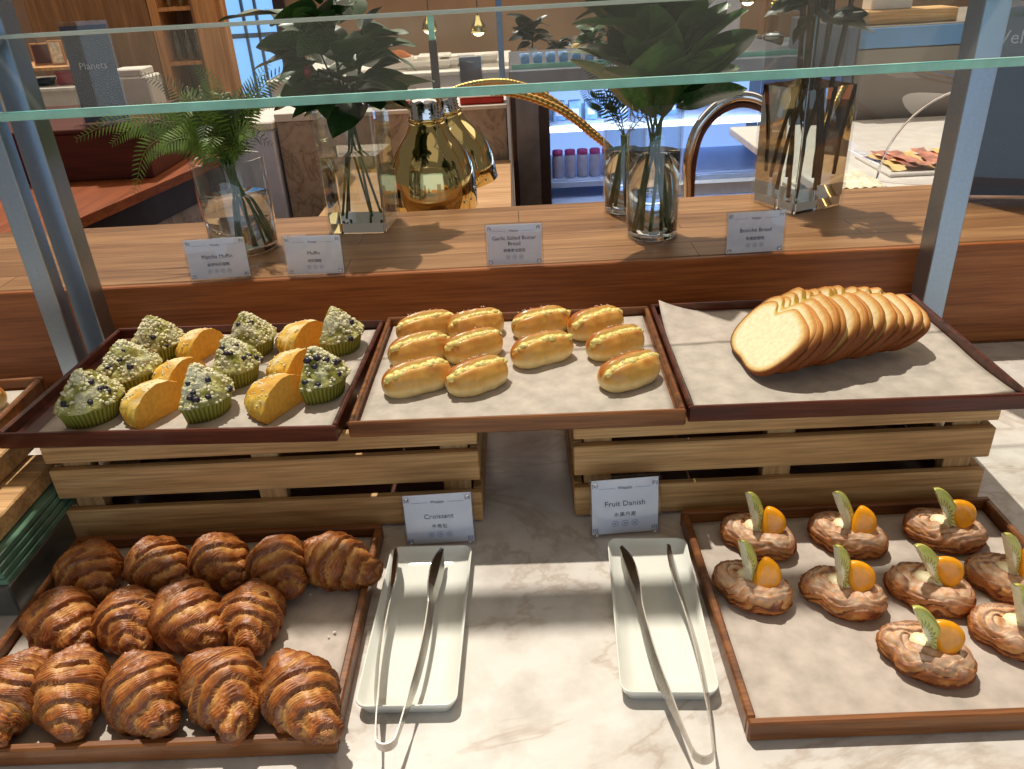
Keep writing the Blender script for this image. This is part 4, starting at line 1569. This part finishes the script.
def sign(x, y, z, rz, W, H, lines, label, mat='black', lean=3, base=(.06, .07)):
    t = thing('sign_stand', label, 'sign', (x, y, z), 0, None, (math.radians(-lean), 0, math.radians(rz)))
    MB().box(-W / 2, W / 2, -.006, -.003, .004, H, bev=.0006).build('front_plate', M['acrylic'], t)
    MB().box(-W / 2, W / 2, .003, .006, .004, H, bev=.0006).build('back_plate', M['acrylic'], t)
    MB().box(-W / 2 - base[0] * .2, W / 2 + base[0] * .2, -base[1], base[1], 0, .0038).build('sign_foot', M['acrylic'], t)
    c = MB().box(-W / 2 + .006, W / 2 - .006, -.0022, -.0012, .006, H - .012).build('insert', M[mat], t)
    for k, (s, zz, ln) in enumerate(lines):
        text_mesh('lettering', ln, s, M['sign_ink'], c, (0, -.0025, zz))
    return t


sign(-1.33, 2.70, .266, 10, .150, .305, [(.030, .175, 'Planets')], 'dark sign in a clear holder on the oxblood box at the left', 'navy')
sign(.965, 1.590, .1905, -14, .160, .365, [(.034, .30, 'Welcome')], 'dark sign in a clear holder on the ledge at the right edge of the photo', 'black', 2, (.08, .085))

t = thing('white_box', 'white box standing on the oxblood box behind the left sign', 'box', (-1.36, 2.98, .266))
MB().box(-.075, .075, 0, .12, 0, .11, bev=.006).build('box_body', M['white'], t)
MB().box(-.055, .055, 0.005, .115, .1102, .135, bev=.004).build('box_top', M['white'], t)

t = thing('white_pedestal', 'pale bluish white block between the ferns and the marble block', 'pedestal', (-.865, 2.62, Z_FLOOR))
MB().box(-.095, .090, 0, .30, 0, 1.13, bev=.006).build('pedestal_body', M['whiteblue'], t)
MB().box(-.10, .095, -.005, .305, 1.1302, 1.155, bev=.004).build('pedestal_cap', M['white'], t)
t = thing('marble_block', 'grey marble block left of the square vase, behind the ledge', 'block', (-.70, 2.64, Z_FLOOR))
MB().box(-.065, .070, 0, .42, 0, 1.15, bev=.003).build('block_body', M['marble_far'], t)
MB().box(-.067, .072, -.003, .42, 1.1502, 1.175, bev=.002).build('block_cap', M['white'], t)

t = thing('pass_counter', 'marble fronted counter behind the brass lamps', 'counter', (0, 3.10, 0))
MB().box(-.60, -.03, 0, .55, Z_FLOOR, .185).build('counter_front', M['marble_far'], t)
MB().box(-.61, -.025, -.01, .56, .1852, .20, bev=.002).build('counter_top', M['white'], t)
for x0, x1, lab in ((-.485, -.390, 'small red dish with a white rim left of the front brass lamp'), (-.200, -.035, 'long red dish behind the brass hoses')):
    t = thing('red_dish', lab, 'dish', ((x0 + x1) / 2, 3.16, .2003))
    hw = (x1 - x0) / 2
    MB().box(-hw, hw, -.045, .045, 0, .026, bev=.005).build('dish_body', M['red'], t)
    MB().box(-hw - .004, hw + .004, -.049, .049, .0262, .032, bev=.002).build('dish_rim', M['dish'], t)
    MB().blob((0, 0, .032), hw * .6, .035, .010, 6, 14).build('dish_food', M['dish'], t)
sign(-.165, 3.42, .2003, 4, .100, .150, [(.012, .12, 'Menu')], 'dark purple menu board on the marble fronted counter', 'navy', 2, (.02, .03))
t = thing('counter_guard', 'small glass guard with a dark post and a blue post on the marble fronted counter', 'glass guard', (0, 3.52, .2003))
MB().box(-.335, -.303, 0, .03, 0, .20, bev=.002).build('dark_post', M['fridge_dark'], t)
MB().box(-.052, -.028, 0, .03, 0, .34, bev=.002).build('blue_post', M['blue_metal'], t)
MB().box(-.58, -.054, .012, .018, .205, .295).build('guard_pane', M['pane'], t)
MB().box(-.58, -.054, .010, .020, .296, .301).build('pane_rim', M['brushed'], t)
MB().box(-.332, -.306, .004, .011, .2005, .30).build('pane_clip', M['pane_edge'], t)
t = thing('glass_tub', 'clear tub with pale contents beside the square vase leaves', 'tub', (-.445, 3.33, .2003))
MB().box(-.06, .06, -.05, .05, 0, .045, bev=.006).build('tub_body', M['acrylic'], t)
MB().blob((0, 0, .02), .045, .035, .015, 6, 12).build('tub_contents', M['linen'], t)
t = thing('black_bowl', 'low black bowl with a white inside at the left of the marble counter', 'bowl', (-.545, 3.26, .2003))
MB().lathe([(.0005, 0), (.03, 0), (.062, .022), (.064, .026), (.060, .025), (.028, .006), (.0005, .006)], 28).build('bowl_body', M['black'], t)
MB().lathe([(.0005, .0065), (.028, .0065), (.054, .0215), (.0005, .0225)], 24).build('bowl_contents', M['dish'], t)

# second row of counters
t = thing('buffet_island', 'pale buffet island with white dishes farther back', 'counter', (0, 4.35, 0))
MB().box(-1.25, -.02, 0, .9, Z_FLOOR, .17).build('island_body', M['white'], t)
MB().box(-1.27, 0, -.02, .92, .1702, .190, bev=.003).build('island_top', M['white'], t)
t = thing('red_food_tray', 'white tray filled with red food on the pale island', 'food tray', (-.62, 4.62, .1903))
MB().box(-.085, .085, -.10, .10, 0, .055, bev=.008).build('tray_body', M['dish'], t)
MB().blob((0, 0, .055), .075, .085, .035, 8, 18, 0, 4, .3).build('tray_food', M['terracotta'], t)
for k, (x, y, w_, d_, lab) in enumerate(((-.44, 4.52, .11, .055, 'long white platter in front on the pale island'), (-.43, 4.80, .085, .06, 'white platter behind the long one on the pale island'),
                                         (-.33, 4.55, .045, .05, 'small square white dish near the dark post of the counter guard'), (-.235, 4.6, .05, .05, 'square white dish right of the dark post'),
                                         (-.13, 4.66, .05, .05, 'square white dish behind the menu board'))):
    t = thing('white_dish', lab, 'dish', (x, y, .1903), 0, 'white dishes on the pale island')
    MB().box(-w_, w_, -d_, d_, 0, .012, bev=.004).build('dish_foot', M['dish'], t)
    MB().box(-w_ - .008, w_ + .008, -d_ - .008, d_ + .008, .0122, .045, bev=.006).build('dish_body', M['dish'], t)

# ================================================================== display fridge
t = thing('display_fridge', 'open display fridge with pale blue light behind the tall round vase', 'fridge', (0, 3.0, 0))
MB().box(-.010, .130, 0, .70, Z_FLOOR, .250, bev=.004).build('left_column', M['fridge_dark'], t)
MB().box(.008, .092, -.006, -.0005, -.80, .235, bev=.002).build('column_panel', M['fridge_steel'], t)
MB().box(1.02, 1.06, 0, .70, Z_FLOOR, .250, bev=.004).build('right_column', M['fridge_dark'], t)
MB().box(-.010, 1.06, 0, .70, .2502, .325, bev=.004).build('top_panel', M['fridge_steel'], t)
MB().box(.131, 1.019, .60, .69, -.30, .2498).build('lightbox_back', M['fridge_glow'], t)
MB().box(.131, 1.019, .0, .69, Z_FLOOR, -.301).build('lower_body', M['fridge_steel'], t)
MB().box(.131, 1.019, .02, .595, -.300, -.17).build('well_floor', M['fridge_in'], t)
for z0, y0 in ((-.115, .12), (.100, .10)):
    s = MB().box(.132, 1.018, y0, .595, z0, z0 + .012).build('shelf', M['fridge_in'], t)
    MB().box(.132, 1.018, y0 - .014, y0 - .001, z0 - .012, z0 + .008).build('shelf_light', M['tube_glow'] if z0 > 0 else M['fridge_in'], s)
MB().box(.60, 1.00, .05, .40, -.168, -.125, mat=None).build('white_grate', M['dish'], t)
for k in range(7):
    x = .165 + k * .049
    tt = thing('yogurt_jar', 'frosted jar with a pink lid on the fridge shelf', 'jar', (x, 3.18, -.1028), 0, 'pink lidded jars in the fridge')
    MB().lathe([(.0005, 0), (.020, 0), (.022, .004), (.022, .078), (.018, .088), (.0005, .088)], 20).build('jar_body', M['jar'], tt)
    MB().lathe([(.0005, .0882), (.021, .0882), (.021, .102), (.019, .106), (.0005, .108)], 20).build('jar_lid', M['pink'], tt)
for k in range(8):
    x = .175 + k * .062
    tt = thing('milk_pack', 'small pale blue pack on the upper fridge shelf', 'pack', (x, 3.20, .1123), 0, 'blue packs in the fridge')
    MB().box(-.024, .024, -.02, .02, 0, .072, bev=.003).build('pack_body', M['pack'], tt)
    MB().box(-.014, .014, -.0212, -.0202, .02, .045).build('pack_label', M['whiteblue'], tt)
for k in range(11):
    x = .05 + k * .047
    tt = tag(MB().lathe([(.0005, 0), (.014, 0), (.019, .045), (.0175, .045), (.013, .004), (.0005, .004)], 18).build('blue_cup', M['pack'], None, (x, 3.10, .3252)),
             'small blue cup standing in the row on top of the display fridge', 'cup', 'cups on top of the fridge')
t = thing('rim_guard', 'pale glass rim around the top of the display fridge', 'glass rim', (0, 3.03, .3252))
MB().box(0, 1.05, 0, .008, 0, .016).build('rim_strip', M['pane_edge'], t)

# ================================================================== steel counter with bowls behind the fridge
t = thing('steel_counter', 'stainless counter with bowls behind the display fridge', 'counter', (0, 4.25, 0))
MB().box(.05, 1.75, 0, .8, Z_FLOOR, .17).build('counter_body', M['brush_blue'], t)
MB().box(.04, 1.76, -.02, .82, .1702, .195, bev=.003).build('counter_top', M['brushed'], t)
for k, (x, y, r, lab) in enumerate(((.98, 4.38, .055, 'glass bowl at the left end of the bowls behind the fridge'), (1.10, 4.42, .06, 'glass bowl second from the left behind the fridge'),
                                    (1.23, 4.40, .058, 'glass bowl third from the left behind the fridge'), (1.36, 4.44, .055, 'glass bowl at the right end of the bowls, by the big square vase'))):
    tt = thing('glass_bowl', lab, 'bowl', (x, y, .1955), 0, 'glass bowls on the steel counter')
    MB().lathe([(.0005, 0), (r * .6, 0), (r * .92, .03), (r, .07), (r * .95, .07), (r * .86, .032), (r * .5, .006), (.0005, .006)], 28).build('bowl_body', M['bottle'], tt)
    MB().lathe([(.0005, .0065), (r * .5, .0065), (r * .82, .032), (r * .7, .045), (.0005, .05)], 24).build('bowl_contents', M['linen' if k % 2 else 'cheese'], tt)
    MB().lathe([(r * 1.02, .0702), (r * 1.08, .074), (r * .5, .085), (.0005, .088)], 28).build('bowl_lid', M['chrome'], tt)


def potted(x, y, z, pr, ph, n, L, seed, mat, lab, pot):
    tt = thing('potted_plant', lab, 'plant', (x, y, z), 0)
    r = random.Random(seed)
    MB().lathe([(.0005, 0), (pr * .7, 0), (pr, ph), (pr * .9, ph), (.0005, ph * .85)], 20).build('pot', M[pot], tt)
    MB().tube([(0, 0, ph * .8), (.004, 0, ph + L * .5), (0, 0, ph + L)], .005, 6).build('trunk', M['twig'], tt)
    for k in range(n):
        a = r.uniform(0, 2 * PI)
        put_leaf(tt, mat, Vector((.01 * math.cos(a), .01 * math.sin(a), ph + r.uniform(.2, 1) * L)), Vector((math.cos(a), math.sin(a), r.uniform(-.2, .9))), r.uniform(.6, 1.1) * L, r)


potted(.245, 4.45, .1955, .022, .03, 30, .075, 3, 'leaf_dark', 'bushy little plant on the steel counter left of the blue pot', 'terracotta')
potted(.415, 4.40, .1955, .035, .055, 30, .085, 4, 'leaf', 'small plant in a blue pot on the steel counter', 'bluepot')
potted(.12, 4.75, .1955, .03, .05, 34, .12, 5, 'leaf_dark', 'leafy plant at the left end of the steel counter', 'dish')
potted(.55, 4.85, .1955, .03, .05, 26, .11, 6, 'leaf', 'plant behind the blue potted one on the steel counter', 'terracotta')
for x, y, w_, h_, mt_, lab, nm in ((.06, 4.33, .03, .05, 'white', 'little white box at the left end of the steel counter', 'white_carton'),
                                   (.165, 4.30, .032, .045, 'terracotta', 'little orange box beside the white one on the steel counter', 'orange_carton'),
                                   (.70, 4.6, .05, .08, 'white', 'pale canister on the steel counter behind the broad leaves', 'pale_canister')):
    tt = thing(nm, lab, 'box', (x, y, .1955))
    MB().box(-w_, w_, -.03, .03, 0, h_, bev=.003).build('box_body', M[mt_], tt)
    MB().box(-w_ * .9, w_ * .9, -.027, .027, h_ + .0002, h_ + .012, bev=.002).build('box_lid', M['dish'], tt)

for k, (x, y) in enumerate(((.30, 4.62), (.36, 4.70), (.47, 4.62), (.62, 4.66), (.66, 4.40), (.76, 4.45), (.84, 4.60))):
    tt = thing('drinking_glass', 'clear drinking glass standing among the plants on the steel counter', 'glass', (x, y, .1955), 0, 'glasses on the steel counter')
    MB().lathe([(.0005, 0), (.024, 0), (.027, .004), (.030, .10), (.0285, .10), (.0255, .006), (.0005, .006)], 20).build('glass_wall', M['acrylic'], tt)
    MB().lathe([(.0005, .0065), (.025, .0065), (.0275, .06), (.0005, .06)], 20).build('glass_contents', M['cheese'] if k % 2 else M['linen'], tt)

# hanging warm lamps
MB().box(-1.5, 3.0, 4.9, 5.05, 1.25, 1.35).build('trim_1', M['panel'])['kind'] = 'structure'
for x, y, zb, lab in ((.575, 4.98, .37, 'lit hanging lamp above the blue pot plant'), (1.53, 4.98, .37, 'lit hanging lamp left of the large square vase leaves'),
                      (-.46, 4.98, .345, 'lit hanging lamp above the square vase side of the pale island'), (-.18, 4.98, .32, 'lit hanging lamp above the menu board'), (1.36, 4.98, .40, 'lit hanging lamp above the glass bowls')):
    tt = thing('hanging_lamp', lab, 'lamp', (x, y, zb), 0, 'lit lamps hanging over the far counters')
    MB().lathe([(.045, .0), (.047, .003), (.040, .04), (.018, .07), (.012, .09), (.0005, .092), (.0005, .088), (.010, .085), (.036, .038), (.043, .001)], 28).build('lamp_shade', M['gold'], tt)
    MB().blob((0, 0, .005), .033, .033, .024, 8, 16).build('bulb', M['bulb'], tt)
    MB().tube([(0, 0, .09), (0, 0, 1.25 - zb)], .003, 6).build('cord', M['black'], tt)

# ================================================================== right: carving counter, ham, dome, steel cabinet
t = thing('carving_counter', 'white topped counter behind the ledge at the right', 'counter', (0, 1.74, 0))
MB().box(1.0, 2.2, 0, .90, Z_FLOOR, .130).build('counter_body', M['tan'], t)
MB().box(.70, 2.22, .01, .92, .1302, .155, bev=.003).build('counter_top', M['dish'], t)
t = thing('ham_board', 'board of cured ham slices under the clear dome cover', 'food board', (1.07, 2.03, .1553))
MB().box(-.165, .165, -.105, .12, 0, .008, bev=.002).build('board', M['dish'], t)
rnd = random.Random(8)
for k in range(11):
    x = -.135 + .028 * k
    P = []
    for i in range(9):
        q = i / 8
        P.append([(x + .018 * (v - .5) * 2 + .01 * math.sin(q * 4 + k), -.085 + .18 * q, .0095 + .006 * math.sin(q * 9 + k * 2) ** 2 + .005 * abs(v - .5) + .0035 * k % .008) for v in (0, .25, .5, .75, 1)])
    MB().grid(P).build('ham_slice', M['ham'] if k % 3 else M['cheese'], t)
t = thing('folded_cloth', 'pale striped cloth at the front of the ham board', 'cloth', (.782, 1.90, .1553))
P = []
for i in range(25):
    P.append([(-.075 + .15 * i / 24, -.075 + .15 * j / 16, .003 + .005 * abs(math.sin(i * .9 + j * .3)) + .002 * noise.noise(Vector((i * .4, j * .5, 0)))) for j in range(17)])
MB().grid(P).build('cloth_fold', M['linen'], t)
t = thing('dome_cover', 'clear rounded cover standing over the ham board', 'cover', (1.07, 1.925, .1553))
P = []
for k in range(25):
    a = PI * k / 24
    P.append([(-.205 * math.cos(a), y, .0005 + .205 * math.sin(a)) for y in (-.02, .36)])
MB().grid(P).build('cover_shell', M['acrylic'], t)
cap = [(-.205 * math.cos(PI * k / 24), -.02, .0005 + .205 * math.sin(PI * k / 24)) for k in range(25)]
MB().add(cap, [tuple(range(25))]).build('cover_end', M['acrylic'], t)
MB().tube([Vector(c) for c in cap], .0025, 6).build('cover_rim', M['vase_base'], t)
MB().tube(catmull([(-.06, -.03, .085), (-.045, -.06, .11), (.0, -.065, .118), (.045, -.06, .11), (.06, -.03, .085)], 20), .005, 8).build('cover_handle', M['chrome'], t)
t = thing('steel_cabinet', 'tall satin steel cabinet with a blue top band at the right', 'cabinet', (1.10, 2.70, Z_FLOOR))
MB().box(0, .75, 0, .6, 0, 1.265, bev=.004).build('cabinet_body', M['brush_blue'], t)
MB().box(.0, .75, -.006, -.0003, 1.266, 1.325, bev=.002).build('blue_band', M['cab_band'], t)
MB().box(0, .75, 0, .6, 1.2655, 1.33, bev=.003).build('cabinet_top', M['brush_blue'], t)
MB().box(-.035, -.001, .01, .58, 0, 1.33, bev=.003).build('side_panel', M['fridge_steel'], t)
t = thing('pine_board_tray', 'light pine tray on top of the steel cabinet', 'tray', (1.265, 2.75, .4305))
MB().box(-.185, .145, -.02, .10, 0, .040, bev=.003).build('tray_front', M['pine'], t)
MB().box(-.185, .145, .101, .30, 0, .012).build('tray_floor', M['pine'], t)
t = thing('white_card_box', 'white box on the pine tray above the steel cabinet', 'box', (1.215, 2.80, .4708))
MB().box(-.065, .065, -.03, .045, 0, .10, bev=.003).build('box_body', M['white'], t)
MB().box(-.066, .066, -.031, .046, .1002, .118, bev=.002).build('box_lid', M['dish'], t)
t = thing('wooden_column', 'brown wooden column far behind the large square vase', 'column', (1.66, 5.5, Z_FLOOR))
MB().box(-.045, .045, 0, .1, 0, 2.2).build('column_shaft', M['panel'], t)
MB().box(-.055, .055, -.01, .11, 0, .1).build('column_foot', M['panel'], t)
t = thing('white_cabinet', 'pale cabinet far behind the glass bowls', 'cabinet', (1.35, 5.9, Z_FLOOR))
MB().box(-.28, .22, 0, .5, 0, 1.30, bev=.004).build('cabinet_body', M['whiteblue'], t)
MB().box(-.29, .23, -.01, .51, 1.3002, 1.34, bev=.003).build('cabinet_top', M['white'], t)

# ================================================================== far left: wood wall, niche, column, window, shelves
struct(MB().box(-2.75, -2.06, 5.0, 5.15, Z_FLOOR, 1.4).build('wall_partition', M['panel']))
t = thing('bottle_cabinet', 'wooden niche with bottles between the wood wall and the light column', 'cabinet', (-1.93, 5.0, Z_FLOOR))
MB().box(-.125, -.075, 0, .3, 0, 2.1).build('side_panel', M['column'], t)
MB().box(.115, .145, 0, .3, 0, 2.1).build('side_panel', M['panel'], t)
MB().box(-.075, .115, .27, .3, 0, 2.1).build('back_panel', M['panel'], t)
for z0 in (.80, 1.13, 1.42):
    MB().box(-.0748, .1148, .01, .269, z0, z0 + .02).build('shelf', M['column'], t)
for k, (x, z0) in enumerate(((-1.965, 1.15), (-1.90, 1.15), (-1.845, 1.15), (-1.96, 1.44), (-1.895, 1.44), (-1.965, .82), (-1.89, .82))):
    lab = ('bottle on the middle shelf of the far niche', 'bottle on the top shelf of the far niche', 'white jug on the lowest shelf of the far niche')[0 if k < 3 else 1 if k < 5 else 2]
    tt = thing('bottle', lab, 'bottle', (x, 5.08, Z_FLOOR + z0 + .0003), 0, ('bottles on the middle niche shelf', 'bottles on the top niche shelf', 'jugs on the lowest niche shelf')[0 if k < 3 else 1 if k < 5 else 2])
    MB().lathe([(.0005, 0), (.024, 0), (.024, .10), (.010, .14), (.009, .17), (.0005, .17)], 18).build('bottle_body', M['bottle'] if k < 5 else M['dish'], tt)
    MB().lathe([(.0005, .1702), (.011, .1702), (.011, .188), (.0005, .188)], 14).build('bottle_cap', M['gold'], tt)
t = thing('light_wood_column', 'light wooden column with vertical grain left of the blue window', 'column', (-1.565, 4.5, Z_FLOOR))
MB().box(-.055, .055, 0, .12, 0, 2.2).build('column_shaft', M['column'], t)
MB().box(.0552, .085, .02, .10, 0, 2.2).build('column_strip', M['column'], t)
wn = MB().box(-2.75, -2.12, 7.97, 7.999, -.42, 1.3).build('window_1', M['window_glow'])
struct(wn)
MB().box(-2.13, -2.03, 7.93, 7.969, -.5, 1.35).build('window_frame', M['fridge_dark'], wn)
for x in (-2.60, -2.42, -2.30):
    MB().box(x - .012, x + .012, 7.94, 7.969, -.42, 1.3).build('mullion', M['blue_metal'], wn)
MB().box(-2.75, -2.13, 7.94, 7.968, .18, .22).build('mullion', M['blue_metal'], wn)

t = thing('shelf_counter', 'white counter with open shelves at the far left', 'counter', (-2.65, 4.0, 0))
MB().box(-.75, .58, 0, .6, Z_FLOOR, .235).build('counter_body', M['white'], t)
MB().box(-.76, .59, -.01, .61, .2352, .25, bev=.002).build('counter_top', M['dish'], t)
MB().box(-.75, .58, .05, .45, .322, .336).build('shelf_board', M['column'], t)
for x in (-.74, -.1, .56):
    MB().box(x, x + .015, .05, .45, .2502, .3218).build('shelf_support', M['column'], t)
t = thing('red_box', 'crimson box on the lower shelf of the far left counter', 'box', (-2.16, 4.10, .2503))
MB().box(-.05, .05, 0, .12, 0, .05, bev=.003).build('box_body', M['crimson'], t)
MB().box(-.052, .052, -.002, .122, .0502, .062, bev=.002).build('box_lid', M['crimson'], t)
t = thing('black_pan', 'black pan on the lower shelf left of the crimson box', 'pan', (-2.30, 4.14, .2503))
MB().lathe([(.0005, 0), (.045, 0), (.055, .03), (.052, .03), (.042, .004), (.0005, .004)], 24).build('pan_body', M['black'], t)
MB().tube([(.05, -.01, .025), (.09, -.05, .035)], .006, 6).build('pan_handle', M['black'], t)
for k, (x, y, w_, h_, lab) in enumerate(((-2.30, 4.2, .05, .10, 'framed card leaning at the left of the upper shelf'), (-2.21, 4.17, .035, .11, 'narrow bottle rack card on the upper shelf'),
                                         (-2.11, 4.15, .045, .105, 'brown framed card on the upper shelf above the crimson box'))):
    tt = thing('framed_card', lab, 'frame', (x, y, .3363), 0, 'framed cards on the far left shelf')
    MB().box(-w_, w_, 0, .012, 0, h_, bev=.002).build('frame', M['column'], tt)
    MB().box(-w_ + .008, w_ - .008, -.001, -.0002, .008, h_ - .008).build('card_face', M['tray_dark'] if k != 1 else M['linen'], tt)
